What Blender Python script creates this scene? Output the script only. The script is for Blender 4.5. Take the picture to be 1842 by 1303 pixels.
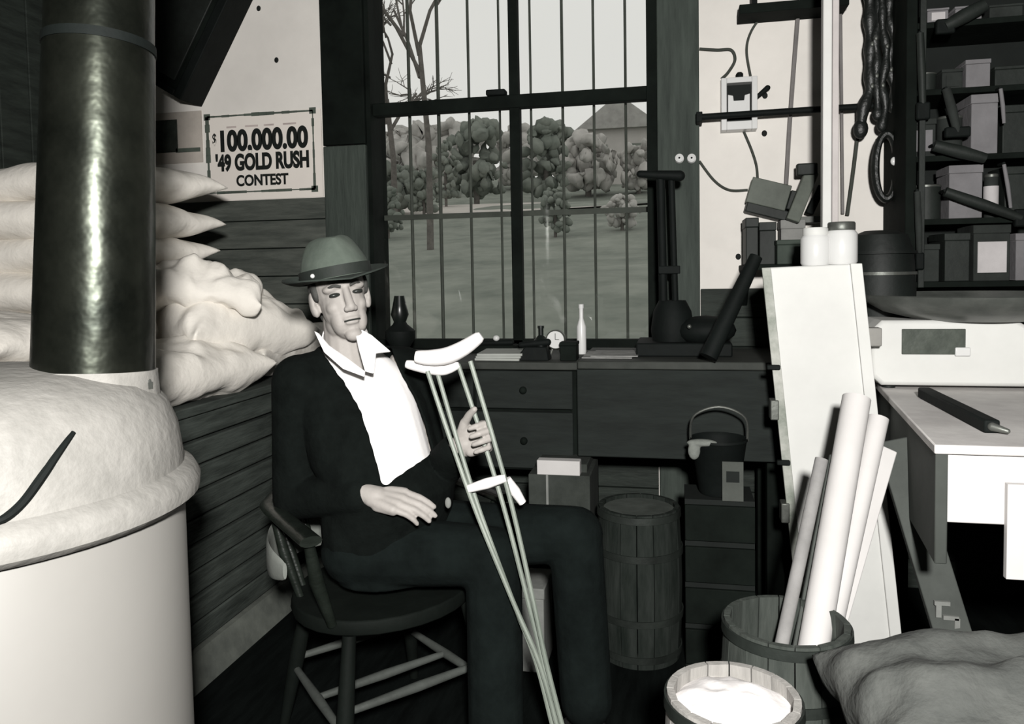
import bpy, bmesh, math, random
from mathutils import Vector, Matrix, Quaternion
from mathutils import noise as mnoise
random.seed(7)
for o in list(bpy.data.objects): bpy.data.objects.remove(o, do_unlink=True)
SC = bpy.context.scene
COL = SC.collection

# ------------------------------------------------------------------ camera
FPX, CAMH = 1400.0, 1.28
YAW, PITCH, ROLL, PPY = math.radians(12), math.radians(3), math.radians(1.0), 563.0
F_ = Vector((-math.sin(YAW) * math.cos(PITCH), math.cos(YAW) * math.cos(PITCH), -math.sin(PITCH)))
R0 = Vector((math.cos(YAW), math.sin(YAW), 0)); U0 = R0.cross(F_)
R_ = R0 * math.cos(ROLL) - U0 * math.sin(ROLL); U_ = U0 * math.cos(ROLL) + R0 * math.sin(ROLL)
CAM = Vector((0, 0, CAMH))
cd = bpy.data.cameras.new('camera'); cam = bpy.data.objects.new('camera', cd); COL.objects.link(cam)
cd.sensor_width = 36; cd.lens = 36 * FPX / 1842; cd.shift_y = -(651.5 - PPY) / 1842; cd.clip_start = .02; cd.clip_end = 400
M = Matrix((R_, U_, -F_)).transposed().to_4x4(); M.translation = CAM; cam.matrix_world = M
SC.camera = cam

# ------------------------------------------------------------------ light
w = bpy.data.worlds.new('overcast_sky'); SC.world = w; w.use_nodes = True
bg = w.node_tree.nodes['Background']; bg.inputs[0].default_value = (.93, .92, .88, 1); bg.inputs[1].default_value = .84
fl = bpy.data.lights.new('camera_flash', 'SPOT'); fl.energy = 560; fl.spot_size = math.radians(125); fl.spot_blend = .7
fl.shadow_soft_size = .07; fl.color = (1, .985, .955)
fo = bpy.data.objects.new('camera_flash', fl); COL.objects.link(fo); fo.location = (.17, -.36, 1.62)
fo.rotation_euler = (Vector((-.55, 3.0, 1.0)) - fo.location).to_track_quat('-Z', 'Y').to_euler()
v = SC.view_settings; v.view_transform = 'Standard'; v.look = 'None'; v.gamma = 1; v.exposure = 0; v.use_curve_mapping = False

# ------------------------------------------------------------------ helpers
def ray(px, py): return F_ + R_ * ((px - 921) / FPX) - U_ * ((py - PPY) / FPX)
def at(px, py, d): return CAM + ray(px, py) * d
def on(px, py, ax, val):
    r = ray(px, py); return CAM + r * ((val - CAM[ax]) / r[ax])

MATS = {}
def mat(name, c, rough=.8, metal=0., var=.25, scale=8., bump=.15, stretch=(1, 1, 1), spec=.25, c2=None, bscale=None, contrast=.5):
    if name in MATS: return MATS[name]
    m = bpy.data.materials.new(name); m.use_nodes = True; nt = m.node_tree; N = nt.nodes; L = nt.links
    b = N['Principled BSDF']; b.inputs['Roughness'].default_value = rough; b.inputs['Metallic'].default_value = metal
    b.inputs['Specular IOR Level'].default_value = spec
    tc = N.new('ShaderNodeTexCoord'); mp = N.new('ShaderNodeMapping'); mp.inputs['Scale'].default_value = stretch
    L.new(tc.outputs['Object'], mp.inputs['Vector'])
    nz = N.new('ShaderNodeTexNoise'); nz.inputs['Scale'].default_value = scale; nz.inputs['Detail'].default_value = 6; nz.inputs['Roughness'].default_value = .65
    L.new(mp.outputs[0], nz.inputs['Vector'])
    rp = N.new('ShaderNodeValToRGB'); e = rp.color_ramp.elements
    e[0].position = .5 - contrast * .4; e[1].position = .5 + contrast * .4
    lo = c2 if c2 else tuple(x * (1 - var) for x in c); hi = tuple(min(1, x * (1 + var)) for x in c) if not c2 else c
    e[0].color = (*lo, 1); e[1].color = (*hi, 1)
    L.new(nz.outputs['Fac'], rp.inputs[0]); L.new(rp.outputs[0], b.inputs['Base Color'])
    if bump:
        n2 = N.new('ShaderNodeTexNoise'); n2.inputs['Scale'].default_value = bscale or scale * 4; n2.inputs['Detail'].default_value = 4
        L.new(mp.outputs[0], n2.inputs['Vector'])
        bp = N.new('ShaderNodeBump'); bp.inputs['Strength'].default_value = bump; bp.inputs['Distance'].default_value = .01
        L.new(n2.outputs['Fac'], bp.inputs['Height']); L.new(bp.outputs[0], b.inputs['Normal'])
    MATS[name] = m; return m

class MB:
    def __init__(s): s.v = []; s.f = []
    def add(s, vs, fs):
        o = len(s.v); s.v += [Vector(x) for x in vs]; s.f += [tuple(i + o for i in f) for f in fs]; return s
    def hexa(s, p):   # 4 bottom ccw, 4 top ccw
        return s.add(p, [(3, 2, 1, 0), (4, 5, 6, 7), (0, 1, 5, 4), (1, 2, 6, 5), (2, 3, 7, 6), (3, 0, 4, 7)])
    def box(s, x0, x1, y0, y1, z0, z1, m=None):
        p = [Vector(q) for q in ((x0, y0, z0), (x1, y0, z0), (x1, y1, z0), (x0, y1, z0), (x0, y0, z1), (x1, y0, z1), (x1, y1, z1), (x0, y1, z1))]
        if m: p = [m @ q for q in p]
        return s.hexa(p)
    def bar(s, a, b, w, h, up=(0, 0, 1)):
        a, b = Vector(a), Vector(b); d = (b - a).normalized(); x = d.cross(Vector(up)).normalized(); y = x.cross(d)
        c = [(-1, -1), (1, -1), (1, 1), (-1, 1)]
        return s.hexa([a + x * (i * w / 2) + y * (j * h / 2) for i, j in c] + [b + x * (i * w / 2) + y * (j * h / 2) for i, j in c])
    def loft(s, rings, cap=True):
        n = len(rings[0]); o = len(s.v)
        for r in rings: s.v += [Vector(q) for q in r]
        for k in range(len(rings) - 1):
            for i in range(n):
                j = (i + 1) % n; s.f.append((o + k * n + i, o + k * n + j, o + (k + 1) * n + j, o + (k + 1) * n + i))
        if cap: s.f.append(tuple(o + i for i in reversed(range(n)))); s.f.append(tuple(o + (len(rings) - 1) * n + i for i in range(n)))
        return s
    def tube(s, pts, r, n=10, cap=True, closed=False):
        pts = [Vector(p) for p in pts]; rs = r if isinstance(r, (list, tuple)) else [r] * len(pts); rings = []
        t0 = (pts[1] - pts[0]).normalized(); nrm = t0.orthogonal().normalized()
        for i, p in enumerate(pts):
            t = (pts[min(i + 1, len(pts) - 1)] - pts[max(i - 1, 0)]).normalized()
            nrm = (nrm - t * nrm.dot(t)).normalized(); bn = t.cross(nrm)
            rings.append([p + (nrm * math.cos(2 * math.pi * k / n) + bn * math.sin(2 * math.pi * k / n)) * rs[i] for k in range(n)])
        return s.loft(rings, cap)
    def lathe(s, prof, c=(0, 0, 0), n=32, m=None, sx=1, sy=1, cap=True):
        c = Vector(c); rings = []
        for r, z in prof:
            ring = [Vector((r * sx * math.cos(2 * math.pi * k / n), r * sy * math.sin(2 * math.pi * k / n), z)) for k in range(n)]
            if m: ring = [m @ q for q in ring]
            rings.append([c + q for q in ring])
        return s.loft(rings, cap)
    def ell(s, c, r, m=None, n=16):
        k = n // 2; prof = [(max(.02, math.sin(math.pi * i / k)) if 0 < i < k else .02, -math.cos(math.pi * i / k)) for i in range(k + 1)]
        rr = Vector(r) if not isinstance(r, (int, float)) else Vector((r, r, r)); c = Vector(c); rings = []
        for a, z in prof:
            ring = [Vector((a * rr.x * math.cos(2 * math.pi * q / n), a * rr.y * math.sin(2 * math.pi * q / n), z * rr.z)) for q in range(n)]
            if m: ring = [m @ q for q in ring]
            rings.append([c + q for q in ring])
        return s.loft(rings)
    def caps(s, a, b, ra, rb, n=14):   # tapered capsule
        a, b = Vector(a), Vector(b); d = (b - a); L = d.length or 1e-6; d = d / L; x = d.orthogonal().normalized(); y = d.cross(x); rings = []
        for i in range(6):
            t = math.pi / 2 * (1 - i / 5); rings.append((a - d * ra * math.sin(t), max(.0006, ra * math.cos(t))))
        for i in range(6):
            t = math.pi / 2 * i / 5; rings.append((b + d * rb * math.sin(t), max(.0006, rb * math.cos(t))))
        return s.loft([[c + (x * math.cos(2 * math.pi * k / n) + y * math.sin(2 * math.pi * k / n)) * r for k in range(n)] for c, r in rings])
    def prism(s, poly, h, m=None):   # poly in local xz, extruded along local y 0..h
        n = len(poly); p = [Vector((x, 0, z)) for x, z in poly] + [Vector((x, h, z)) for x, z in poly]
        if m: p = [m @ q for q in p]
        return s.add(p, [tuple(range(n)), tuple(reversed(range(n, 2 * n)))] + [(i, i + n, (i + 1) % n + n, (i + 1) % n) for i in range(n)])
    def mesh(s, name):
        me = bpy.data.meshes.new(name); me.from_pydata([tuple(q) for q in s.v], [], s.f)
        bm = bmesh.new(); bm.from_mesh(me); bmesh.ops.recalc_face_normals(bm, faces=bm.faces); bm.to_mesh(me); bm.free()
        return me
    def build(s, name, m, parent=None, bev=0, smooth=40, sub=0):
        me = s.mesh(name); return link(name, me, m, parent, bev, smooth, sub)

def link(name, me, m, parent=None, bev=0, smooth=40, sub=0):
    o = bpy.data.objects.new(name, me); COL.objects.link(o)
    if m and not me.materials: me.materials.append(m)
    if smooth:
        me.polygons.foreach_set('use_smooth', [True] * len(me.polygons)); me.set_sharp_from_angle(angle=math.radians(smooth))
    if bev:
        b = o.modifiers.new('bevel', 'BEVEL'); b.width = bev; b.segments = 2; b.limit_method = 'ANGLE'; b.angle_limit = math.radians(50)
    if sub:
        b = o.modifiers.new('subsurf', 'SUBSURF'); b.levels = sub; b.render_levels = sub
    if parent is not None: setpar(o, parent)
    return o
def setpar(o, p):
    o.parent = p; o.matrix_parent_inverse = wm(p).inverted()
def wm(o):
    m = Matrix.LocRotScale(o.location, o.rotation_euler, o.scale)
    return (wm(o.parent) @ o.matrix_parent_inverse @ m) if o.parent else m
def tag(o, label, cat, group=None):
    o['label'] = label; o['category'] = cat
    if group: o['group'] = group
    return o
def thing(name, loc, label, cat, group=None):
    o = bpy.data.objects.new(name, None); o.empty_display_size = .05; COL.objects.link(o); o.location = loc; return tag(o, label, cat, group)
def struct(o): o['kind'] = 'structure'; return o
def remesh(mb, voxel, smooth=4, fac=.5):
    me = mb.mesh('tmp'); o = bpy.data.objects.new('tmp', me); COL.objects.link(o)
    r = o.modifiers.new('r', 'REMESH'); r.mode = 'VOXEL'; r.voxel_size = voxel; r.adaptivity = 0
    if smooth:
        q = o.modifiers.new('s', 'SMOOTH'); q.iterations = smooth; q.factor = fac
    dg = bpy.context.evaluated_depsgraph_get(); dg.update()
    out = bpy.data.meshes.new_from_object(o.evaluated_get(dg)); bpy.data.objects.remove(o, do_unlink=True); bpy.data.meshes.remove(me)
    return out
def text(body, name, loc, size, m, parent, sx=1., off=.0, rotz=0, align='CENTER', ext=.0008):
    cu = bpy.data.curves.new(name, 'FONT'); cu.body = body; cu.size = size; cu.align_x = align; cu.align_y = 'CENTER'; cu.extrude = ext; cu.offset = off
    o = bpy.data.objects.new(name, cu); COL.objects.link(o)
    dg = bpy.context.evaluated_depsgraph_get(); dg.update(); me = bpy.data.meshes.new_from_object(o.evaluated_get(dg)); bpy.data.objects.remove(o, do_unlink=True)
    me.transform(Matrix.Translation(loc) @ Matrix.Rotation(rotz, 4, 'Z') @ Matrix.Rotation(math.pi / 2, 4, 'X') @ Matrix.Diagonal((sx, 1, 1, 1)))
    me.materials.clear(); return link(name, me, m, parent, smooth=0)
def interp(x, tab):
    if x <= tab[0][0]: return tab[0][1]
    for (a, b), (c, d) in zip(tab, tab[1:]):
        if x <= c: return b + (d - b) * (x - a) / (c - a)
    return tab[-1][1]
def bez(p0, p1, p2, p3, n=14):
    p0, p1, p2, p3 = map(Vector, (p0, p1, p2, p3))
    return [p0 * (1 - t) ** 3 + p1 * 3 * t * (1 - t) ** 2 + p2 * 3 * t * t * (1 - t) + p3 * t ** 3 for t in [i / n for i in range(n + 1)]]
def smoothpath(pts, k=6):
    pts = [Vector(p) for p in pts]; out = []
    for i in range(len(pts) - 1):
        a, b, c, d = pts[max(i - 1, 0)], pts[i], pts[i + 1], pts[min(i + 2, len(pts) - 1)]
        for j in range(k):
            t = j / k; out.append(.5 * ((2 * b) + (c - a) * t + (2 * a - 5 * b + 4 * c - d) * t * t + (3 * b - a - 3 * c + d) * t ** 3))
    return out + [pts[-1]]

# materials
plaster = mat('plaster', (.68, .65, .61), .9, var=.07, scale=3, bump=.1)
darkwood = mat('dark_wood', (.020, .025, .021), .75, var=.5, scale=5, stretch=(1, 1, 6), bump=.3)
casingwood = mat('casing_wood', (.055, .068, .058), .75, c2=(.022, .028, .024), scale=4, stretch=(7, 7, .8), bump=.3, contrast=.6)
blackwood = mat('black_wood', (.0055, .0075, .0062), .8, var=.4, scale=6, spec=.06)
wainwood = mat('wainscot_wood', (.085, .092, .080), .8, c2=(.035, .040, .035), scale=5, stretch=(1, 1, 7), bump=.3)
binwood = mat('bin_plank_wood', (.060, .070, .062), .75, c2=(.018, .022, .019), scale=4, stretch=(1, 1, 8), bump=.3)
floorwood = mat('floor_wood', (.0035, .0045, .0042), .95, var=.5, scale=4, stretch=(6, 1, 1), spec=.03)
iron = mat('black_iron', (.004, .0055, .005), .7, var=.3, spec=.12)
pipemetal = mat('stove_pipe_metal', (.034, .037, .029), .30, metal=.8, c2=(.006, .0075, .006), scale=6, bump=.55, stretch=(1, 1, 1), contrast=.55, bscale=8)
stovecoat = mat('stove_enamel', (.235, .227, .212), .6, c2=(.165, .16, .148), scale=11, bump=.3, contrast=.45)
stovebody = mat('stove_jacket_paint', (.19, .184, .172), .5, var=.05, scale=2, bump=.02)
sackcloth = mat('cotton_sack', (.70, .665, .61), .95, var=.08, scale=7, bump=.35, bscale=30)
sackcloth2 = mat('printed_cotton_sack', (.68, .65, .60), .95, c2=(.33, .31, .28), scale=9, bump=.35, bscale=30, contrast=.35)
burlap = mat('burlap', (.085, .088, .082), .95, c2=(.045, .048, .045), scale=7, bump=.4, bscale=60)
whitepaint = mat('white_paint', (.54, .54, .52), .6, var=.06, scale=4, bump=.06)
paper = mat('white_paper', (.48, .465, .455), .9, var=.05, scale=6, bump=.03)
paperg = mat('grey_card', (.16, .165, .155), .9, var=.2, scale=9)
ink = mat('printing_ink', (.006, .008, .007), .8, bump=0)
faint = mat('faint_ink', (.42, .36, .34), .9, bump=0)
steel = mat('dull_steel', (.11, .115, .105), .45, metal=.6, var=.4, scale=8)
hooped = mat('keg_hoop_iron', (.020, .024, .021), .55, metal=.3, var=.4)
kegwood = mat('keg_stave_wood', (.055, .062, .055), .8, c2=(.025, .03, .026), scale=6, stretch=(6, 6, 1))
kegpale = mat('pale_keg_wood', (.27, .26, .245), .8, var=.2, scale=6, stretch=(6, 6, 1))
glassw = mat('white_glass', (.55, .55, .54), .3, var=.03, bump=0)
rubber = mat('black_rubber', (.007, .009, .008), .6, var=.3)

def gmat():
    m = bpy.data.materials.new('window_glass'); m.use_nodes = True; nt = m.node_tree; N = nt.nodes; L = nt.links; N.remove(N['Principled BSDF'])
    t = N.new('ShaderNodeBsdfTransparent'); t.inputs[0].default_value = (.985, .99, .985, 1); g = N.new('ShaderNodeBsdfGlossy'); g.inputs['Roughness'].default_value = .04
    fr = N.new('ShaderNodeFresnel'); fr.inputs[0].default_value = 1.45; mx = N.new('ShaderNodeMixShader')
    nz = N.new('ShaderNodeTexNoise'); nz.inputs['Scale'].default_value = 2.5; bp = N.new('ShaderNodeBump'); bp.inputs['Strength'].default_value = .08
    L.new(nz.outputs[0], bp.inputs['Height']); L.new(bp.outputs[0], g.inputs['Normal'])
    L.new(fr.outputs[0], mx.inputs[0]); L.new(t.outputs[0], mx.inputs[1]); L.new(g.outputs[0], mx.inputs[2]); L.new(mx.outputs[0], N['Material Output'].inputs[0])
    return m
glass = gmat()

# ------------------------------------------------------------------ room shell
WY = 3.3; XL = -2.78; XR = 2.3; YB = -2.2; ZC = 3.0
WX0, WX1, WZ0, WZ1 = -1.36, -.09, .93, 2.75
struct(MB().box(XL - .2, XR + .2, YB - .2, WY + .2, -.12, 0).build('floor', floorwood))
struct(MB().box(XL - .2, XR + .2, YB - .2, WY + .2, ZC, ZC + .12).build('ceiling', darkwood))
b = MB()
b.box(XL, WX0, WY, WY + .18, 0, ZC).box(WX1, XR, WY, WY + .18, 0, ZC).box(WX0, WX1, WY, WY + .18, 0, WZ0).box(WX0, WX1, WY, WY + .18, WZ1, ZC)
wall_back = struct(b.build('wall_back', plaster))
wall_left = struct(MB().box(XL - .15, XL, YB, WY + .18, 0, ZC).build('wall_left', blackwood))
struct(MB().box(XR, XR + .15, YB, WY + .18, 0, ZC).build('wall_right', darkwood))
struct(MB().box(XL - .15, XR + .15, YB - .15, YB, 0, ZC).build('wall_front', darkwood))
# vertical boards on the left wall
me = None
y = 1.2
while y < WY - .02:
    wd = min(.155, WY - y - .004)
    MB().box(XL, XL + .018, y + .003, y + wd, 0, ZC - .01).build('board', darkwood, wall_left, bev=.003); y += .158
# horizontal wainscot planks on the back wall
z = 0.0; k = 0
while z < 1.62:
    h = min(.128, 1.635 - z)
    MB().box(XL + .03, -1.545, WY - .02 - .003 * (k % 3), WY, z + .002, z + h - .003).build('plank', wainwood, wall_back, bev=.003); z += .128; k += 1
z = 0.0
while z < 1.2:
    MB().box(.095, XR - .01, WY - .02, WY, z + .002, z + .117).build('plank', darkwood, wall_back, bev=.003); z += .12
z = 0.0
while z < .88:
    MB().box(-1.34, -.08, WY - .02, WY, z + .002, min(.895, z + .117)).build('plank', darkwood, wall_back, bev=.003); z += .12
MB().box(XL + .03, -1.545, WY - .009, WY - .001, 0, 1.63).build('wainscot_backing', blackwood, wall_back)
MB().box(.095, XR - .01, WY - .009, WY - .001, 0, 1.19).build('wainscot_backing', blackwood, wall_back)
MB().box(-1.34, -.08, WY - .009, WY - .001, 0, .89).build('wainscot_backing', blackwood, wall_back)
# little nail holes and stains on the plaster
for px, py in ((465, 15), (497, 108), (1376, 172), (1375, 240), (1328, 462)):
    p = on(px, py, 1, WY - .001); MB().ell((p.x, WY, p.z), (.011, .004, .013), n=10).build('nail_hole', ink, wall_back)

# window
win = struct(bpy.data.objects.new('window_1', None)); COL.objects.link(win); win.location = (-.69, WY, WZ0)
MB().box(-1.545, -1.345, WY - .035, WY + .02, 1.86, 2.98).build('casing_board', blackwood, win, bev=.004)  # black here puts the flash shadow on the upper casing into its colour
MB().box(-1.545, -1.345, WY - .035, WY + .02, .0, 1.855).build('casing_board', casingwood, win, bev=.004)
MB().box(-.075, .092, WY - .035, WY + .02, .0, 2.98).build('casing_board', casingwood, win, bev=.004)
MB().box(-1.345, -.075, WY - .035, WY + .02, WZ1 - .02, 2.98).build('casing_board', blackwood, win, bev=.004)
MB().box(-1.40, -1.325, WY - .01, WY + .17, WZ0, WZ1).build('jamb', blackwood, win)
MB().box(-.118, -.07, WY - .01, WY + .17, WZ0, WZ1).build('jamb', blackwood, win)
MB().box(-1.34, -.05, WY - .09, WY + .16, .90, .945).build('window_sill', blackwood, win, bev=.005)
zr = 2.015
MB().box(-1.34, -.115, WY + .02, WY + .075, zr - .028, zr + .028).build('meeting_rail', blackwood, win, bev=.004)
MB().box(-.705, -.665, WY + .03, WY + .08, zr + .02, WZ1).build('muntin', blackwood, win, bev=.003)
MB().box(-.705, -.66, WY + .03, WY + .08, .945, zr - .02).build('muntin', blackwood, win, bev=.003)
MB().box(-1.34, -.115, WY + .03, WY + .08, .94, .985).build('bottom_rail', blackwood, win, bev=.004)
MB().box(-1.34, -.115, WY + .03, WY + .08, WZ1 - .06, WZ1).build('top_rail', blackwood, win, bev=.004)
MB().box(-.80, -.715, WY - .005, WY + .05, zr + .025, zr + .05).build('sash_lock', iron, win, bev=.006)
for x0, x1 in ((-1.335, -.705), (-.665, -.118)):
    MB().box(x0, x1, WY + .05, WY + .053, .98, zr - .02).build('pane', glass, win)
    MB().box(x0, x1, WY + .055, WY + .058, zr + .02, WZ1 - .05).build('pane', glass, win)
# iron bars outside the glass
barmat = mat('rusty_bar', (.045, .05, .042), .7, var=.3)
g = thing('window_bars', (-.69, WY + .14, .95), 'row of thin upright iron security bars outside the window panes', 'window bars')
for px, w_ in ((738, .016), (790, .017), (845, .013), (900, .011), (956, .011), (1013, .013), (1069, .012), (1126, .012)):
    p = on(px, 250, 1, WY + .14); MB().tube([(p.x, WY + .14, .94), (p.x, WY + .14, 2.74)], w_ / 2, 8).build('bar', barmat, g)
p = on(930, 385, 1, WY + .14); MB().box(-1.36, -.09, WY + .125, WY + .132, p.z - .012, p.z + .012).build('cross_bar', barmat, g)

# ------------------------------------------------------------------ outside
grass = mat('hill_grass', (.27, .29, .255), .95, c2=(.14, .16, .138), scale=.9, bump=.5, contrast=.5)
roadm = mat('dirt_road', (.52, .49, .46), .95, var=.1, scale=1)
bark = mat('tree_bark', (.14, .13, .12), .95, var=.3)
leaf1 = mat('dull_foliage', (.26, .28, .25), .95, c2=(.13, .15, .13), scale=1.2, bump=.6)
leaf2 = mat('pale_foliage', (.55, .53, .51), .95, c2=(.34, .34, .32), scale=1.2, bump=.6)  # outdoor haze is put into this pale leaf colour
house = mat('pale_house_paint', (.5, .48, .46), .9, var=.06, scale=2)
roofm = mat('grey_roof', (.36, .355, .34), .9, var=.2, scale=2)
def gz(x, y):
    base = interp(y, [(3.4, .2), (7, .35), (14, 1.3), (30, 3.9), (36, 4.4), (60, 8.6), (90, 12)])
    return base + .25 * mnoise.noise(Vector((x * .13, y * .13, 0))) * min(1, (y - 3.4) / 8)
b = MB(); nx, ny = 60, 60
for j in range(ny + 1):
    y = 3.5 + 100 * (j / ny) ** 2
    for i in range(nx + 1):
        x = -55 + 90 * i / nx; b.v.append(Vector((x, y, gz(x, y))))
for j in range(ny):
    for i in range(nx):
        a = j * (nx + 1) + i; b.f.append((a, a + 1, a + nx + 2, a + nx + 1))
struct(b.build('hillside', grass))
b = MB(); rings = []
for i in range(41):
    x = -34 + 62 * i / 40; yy = 27.5 + (x + 9) * .42
    rings.append(((x, yy - 3.2), (x, yy + 3.6)))
for (x0, y0), (x1, y1) in rings: b.v += [Vector((x0, y0, gz(x0, y0) + .07)), Vector((x1, y1, gz(x1, y1) + .10))]
for i in range(40): b.f.append((2 * i, 2 * i + 2, 2 * i + 3, 2 * i + 1))
struct(b.build('road', roadm))
def bare_tree(px, Y, hgt, r, label, seed, depth=5):
    rnd = random.Random(seed); p = on(px, 480, 1, Y); base = Vector((p.x, Y, gz(p.x, Y) - .1))
    t = thing('bare_tree', base, label, 'tree', 'trees on the hillside'); tr = MB(); br = MB()
    top = base + Vector((rnd.uniform(-.3, .3), 0, hgt * .5)); tr.tube([base, base * .5 + top * .5 + Vector((.1, 0, 0)), top], [r, r * .8, r * .65], 8)
    def grow(a, d, L, rr, k):
        e = a + d * L; br.tube([a, a * .5 + e * .5 + Vector((rnd.uniform(-.06, .06) * L,) * 3), e], [rr, rr * .85, rr * .6], 5)
        if k:
            for _ in range(3):
                q = Vector((rnd.gauss(0, .55), rnd.gauss(0, .55), rnd.gauss(.1, .3))); grow(a + (e - a) * rnd.uniform(.5, 1), (d + q).normalized(), L * rnd.uniform(.55, .8), rr * .62, k - 1)
    for _ in range(4): grow(top - Vector((0, 0, rnd.uniform(0, hgt * .15))), Vector((rnd.gauss(0, .5), rnd.gauss(0, .4), 1)).normalized(), hgt * .22, r * .55, depth)
    tr.build('trunk', bark, t); br.build('branches', bark, t)
bare_tree(775, 17, 9.5, .085, 'tall leafless tree rising into the left upper window pane', 3)
bare_tree(712, 24, 8, .12, 'slender leafless tree at the far left edge of the window', 8, 4)
def bushy(px, pytop, Y, wpx, m, label, seed):
    rnd = random.Random(seed); p = on(px, 480, 1, Y); q = on(px, pytop, 1, Y); zb = gz(p.x, Y); hgt = max(.8, q.z - zb); wd = wpx / FPX * Y
    t = thing('bushy_tree', (p.x, Y, zb), label, 'tree', 'trees on the hillside'); c = MB()
    for i in range(90):
        u = rnd.random(); a = rnd.uniform(0, 6.28); rad = wd * .5 * math.sqrt(max(.05, 1 - (u * 1.6 - .7) ** 2)) * rnd.uniform(.2, 1.0)
        s_ = wd * rnd.uniform(.05, .13); c.ell((p.x + rad * math.cos(a), Y + rad * math.sin(a), zb + hgt * (.15 + .75 * u)), (s_, s_, s_ * 1.1), n=10)
    for q_ in c.v:
        d = mnoise.noise_vector(q_ * 1.5) * .10 * wd + mnoise.noise_vector(q_ * 5) * .04 * wd; q_ += d
    c.build('foliage', m, t, smooth=180); MB().tube([(p.x, Y, zb - .2), (p.x, Y, zb + hgt * .5)], wd * .05, 8).build('trunk', bark, t)
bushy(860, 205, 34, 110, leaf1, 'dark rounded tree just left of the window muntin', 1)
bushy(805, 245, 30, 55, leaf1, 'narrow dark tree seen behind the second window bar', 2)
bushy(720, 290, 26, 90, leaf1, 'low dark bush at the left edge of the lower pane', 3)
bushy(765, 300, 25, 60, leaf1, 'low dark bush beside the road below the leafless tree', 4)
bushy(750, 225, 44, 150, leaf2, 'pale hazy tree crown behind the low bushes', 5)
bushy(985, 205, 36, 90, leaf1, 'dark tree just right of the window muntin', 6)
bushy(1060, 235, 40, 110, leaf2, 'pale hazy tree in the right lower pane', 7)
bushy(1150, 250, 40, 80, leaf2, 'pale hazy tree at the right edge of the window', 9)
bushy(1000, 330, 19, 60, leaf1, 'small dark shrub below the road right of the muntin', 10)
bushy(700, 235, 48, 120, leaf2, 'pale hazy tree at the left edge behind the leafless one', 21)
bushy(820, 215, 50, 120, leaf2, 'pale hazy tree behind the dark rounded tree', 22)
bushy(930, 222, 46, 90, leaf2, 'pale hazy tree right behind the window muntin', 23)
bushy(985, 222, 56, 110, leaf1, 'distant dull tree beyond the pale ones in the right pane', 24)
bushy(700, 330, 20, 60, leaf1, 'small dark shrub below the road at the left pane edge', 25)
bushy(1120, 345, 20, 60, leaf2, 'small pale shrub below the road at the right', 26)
p = on(1118, 300, 1, 50); zb = gz(p.x, 50)
hs = thing('farm_house', (p.x, 50, zb), 'small pale gabled house on the hillside at right', 'house')
MB().box(p.x - 2.2, p.x + 2.2, 48, 53, zb - 1, zb + 3).build('wall', house, hs)
MB().prism([(-2.6, 3), (2.6, 3), (0, 5)], 6, Matrix.Translation((p.x, 47.5, zb))).build('roof', roofm, hs)
for dx in (-1.1, 1.1): MB().box(p.x + dx - .4, p.x + dx + .4, 47.95, 48.02, zb + .9, zb + 2.1).build('window', leaf1, hs)

# ------------------------------------------------------------------ plank bin along the left wall
BX, BZ = -1.50, .875
bin_ = thing('plank_bin', (BX - .6, 2.4, 0), 'long dark plank-fronted store bin under the white sacks', 'bin')
MB().box(XL + .02, BX - .03, 1.25, WY - .03, .0, BZ - .03).build('bin_body', blackwood, bin_)
MB().box(XL + .02, BX + .012, 1.22, WY - .03, BZ - .03, BZ).build('bin_top', binwood, bin_, bev=.004)
nb = 9; hh = (BZ - .03 - .10) / nb
for i in range(nb):
    MB().box(BX - .03, BX - .004 + (.006 if i % 2 else 0), 1.25, WY - .035, .10 + i * hh + .004, .10 + (i + 1) * hh - .004).build('plank', binwood, bin_, bev=.005)
MB().hexa([(BX - .02, 1.25, 0), (BX + .05, 1.25, 0), (BX + .05, WY - .035, 0), (BX - .02, WY - .035, 0), (BX - .02, 1.25, .10), (BX + .012, 1.25, .10), (BX + .012, WY - .035, .10), (BX - .02, WY - .035, .10)]).build('plinth', mat('pale_plinth', (.15, .16, .14), .8, c2=(.05, .055, .05), scale=5), bin_)  # plinth toned paler than the planks above it

# ------------------------------------------------------------------ sacks
def sack_mesh(lx, ly, lz, seed, ear=.10, wr=.012, droop=0., full=4.):
    n, k = 30, 18; vs = []; fs = []; off = Vector((seed * 3.1, seed * 1.7, 0))
    def P(i, j, sgn):
        u, v_ = -1 + 2 * i / n, -1 + 2 * j / k
        t = (max(0, 1 - abs(u) ** full) ** .55) * (max(0, 1 - abs(v_) ** 3.2) ** .6)
        x = lx / 2 * u * (1 - ear * .6 * (1 - v_ * v_)); y = ly / 2 * v_ * (1 - ear * (1 - u * u * .3) + ear * abs(u) ** 6)
        nz = mnoise.noise(Vector((u * 2.2, v_ * 1.8, sgn * 2)) + off) * wr * 1.6 + mnoise.noise(Vector((u * 6, v_ * 7, sgn)) + off) * wr * .7
        ends = abs(u) ** 5 * math.sin(v_ * 11 + seed) * wr * .8
        z = sgn * (lz / 2 * t) + nz * t + ends * (1 if t > .01 else .6)
        return Vector((x, y, z - droop * (u * u)))
    for sgn in (1, -1):
        o = len(vs)
        for j in range(k + 1):
            for i in range(n + 1): vs.append(P(i, j, sgn))
        for j in range(k):
            for i in range(n):
                a = o + j * (n + 1) + i; q = (a, a + 1, a + n + 2, a + n + 1); fs.append(q if sgn > 0 else q[::-1])
    me = bpy.data.meshes.new('sack'); me.from_pydata([tuple(q) for q in vs], [], fs)
    bm = bmesh.new(); bm.from_mesh(me); bmesh.ops.remove_doubles(bm, verts=bm.verts, dist=.0015); bmesh.ops.recalc_face_normals(bm, faces=bm.faces); bm.to_mesh(me); bm.free()
    return me
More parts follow.
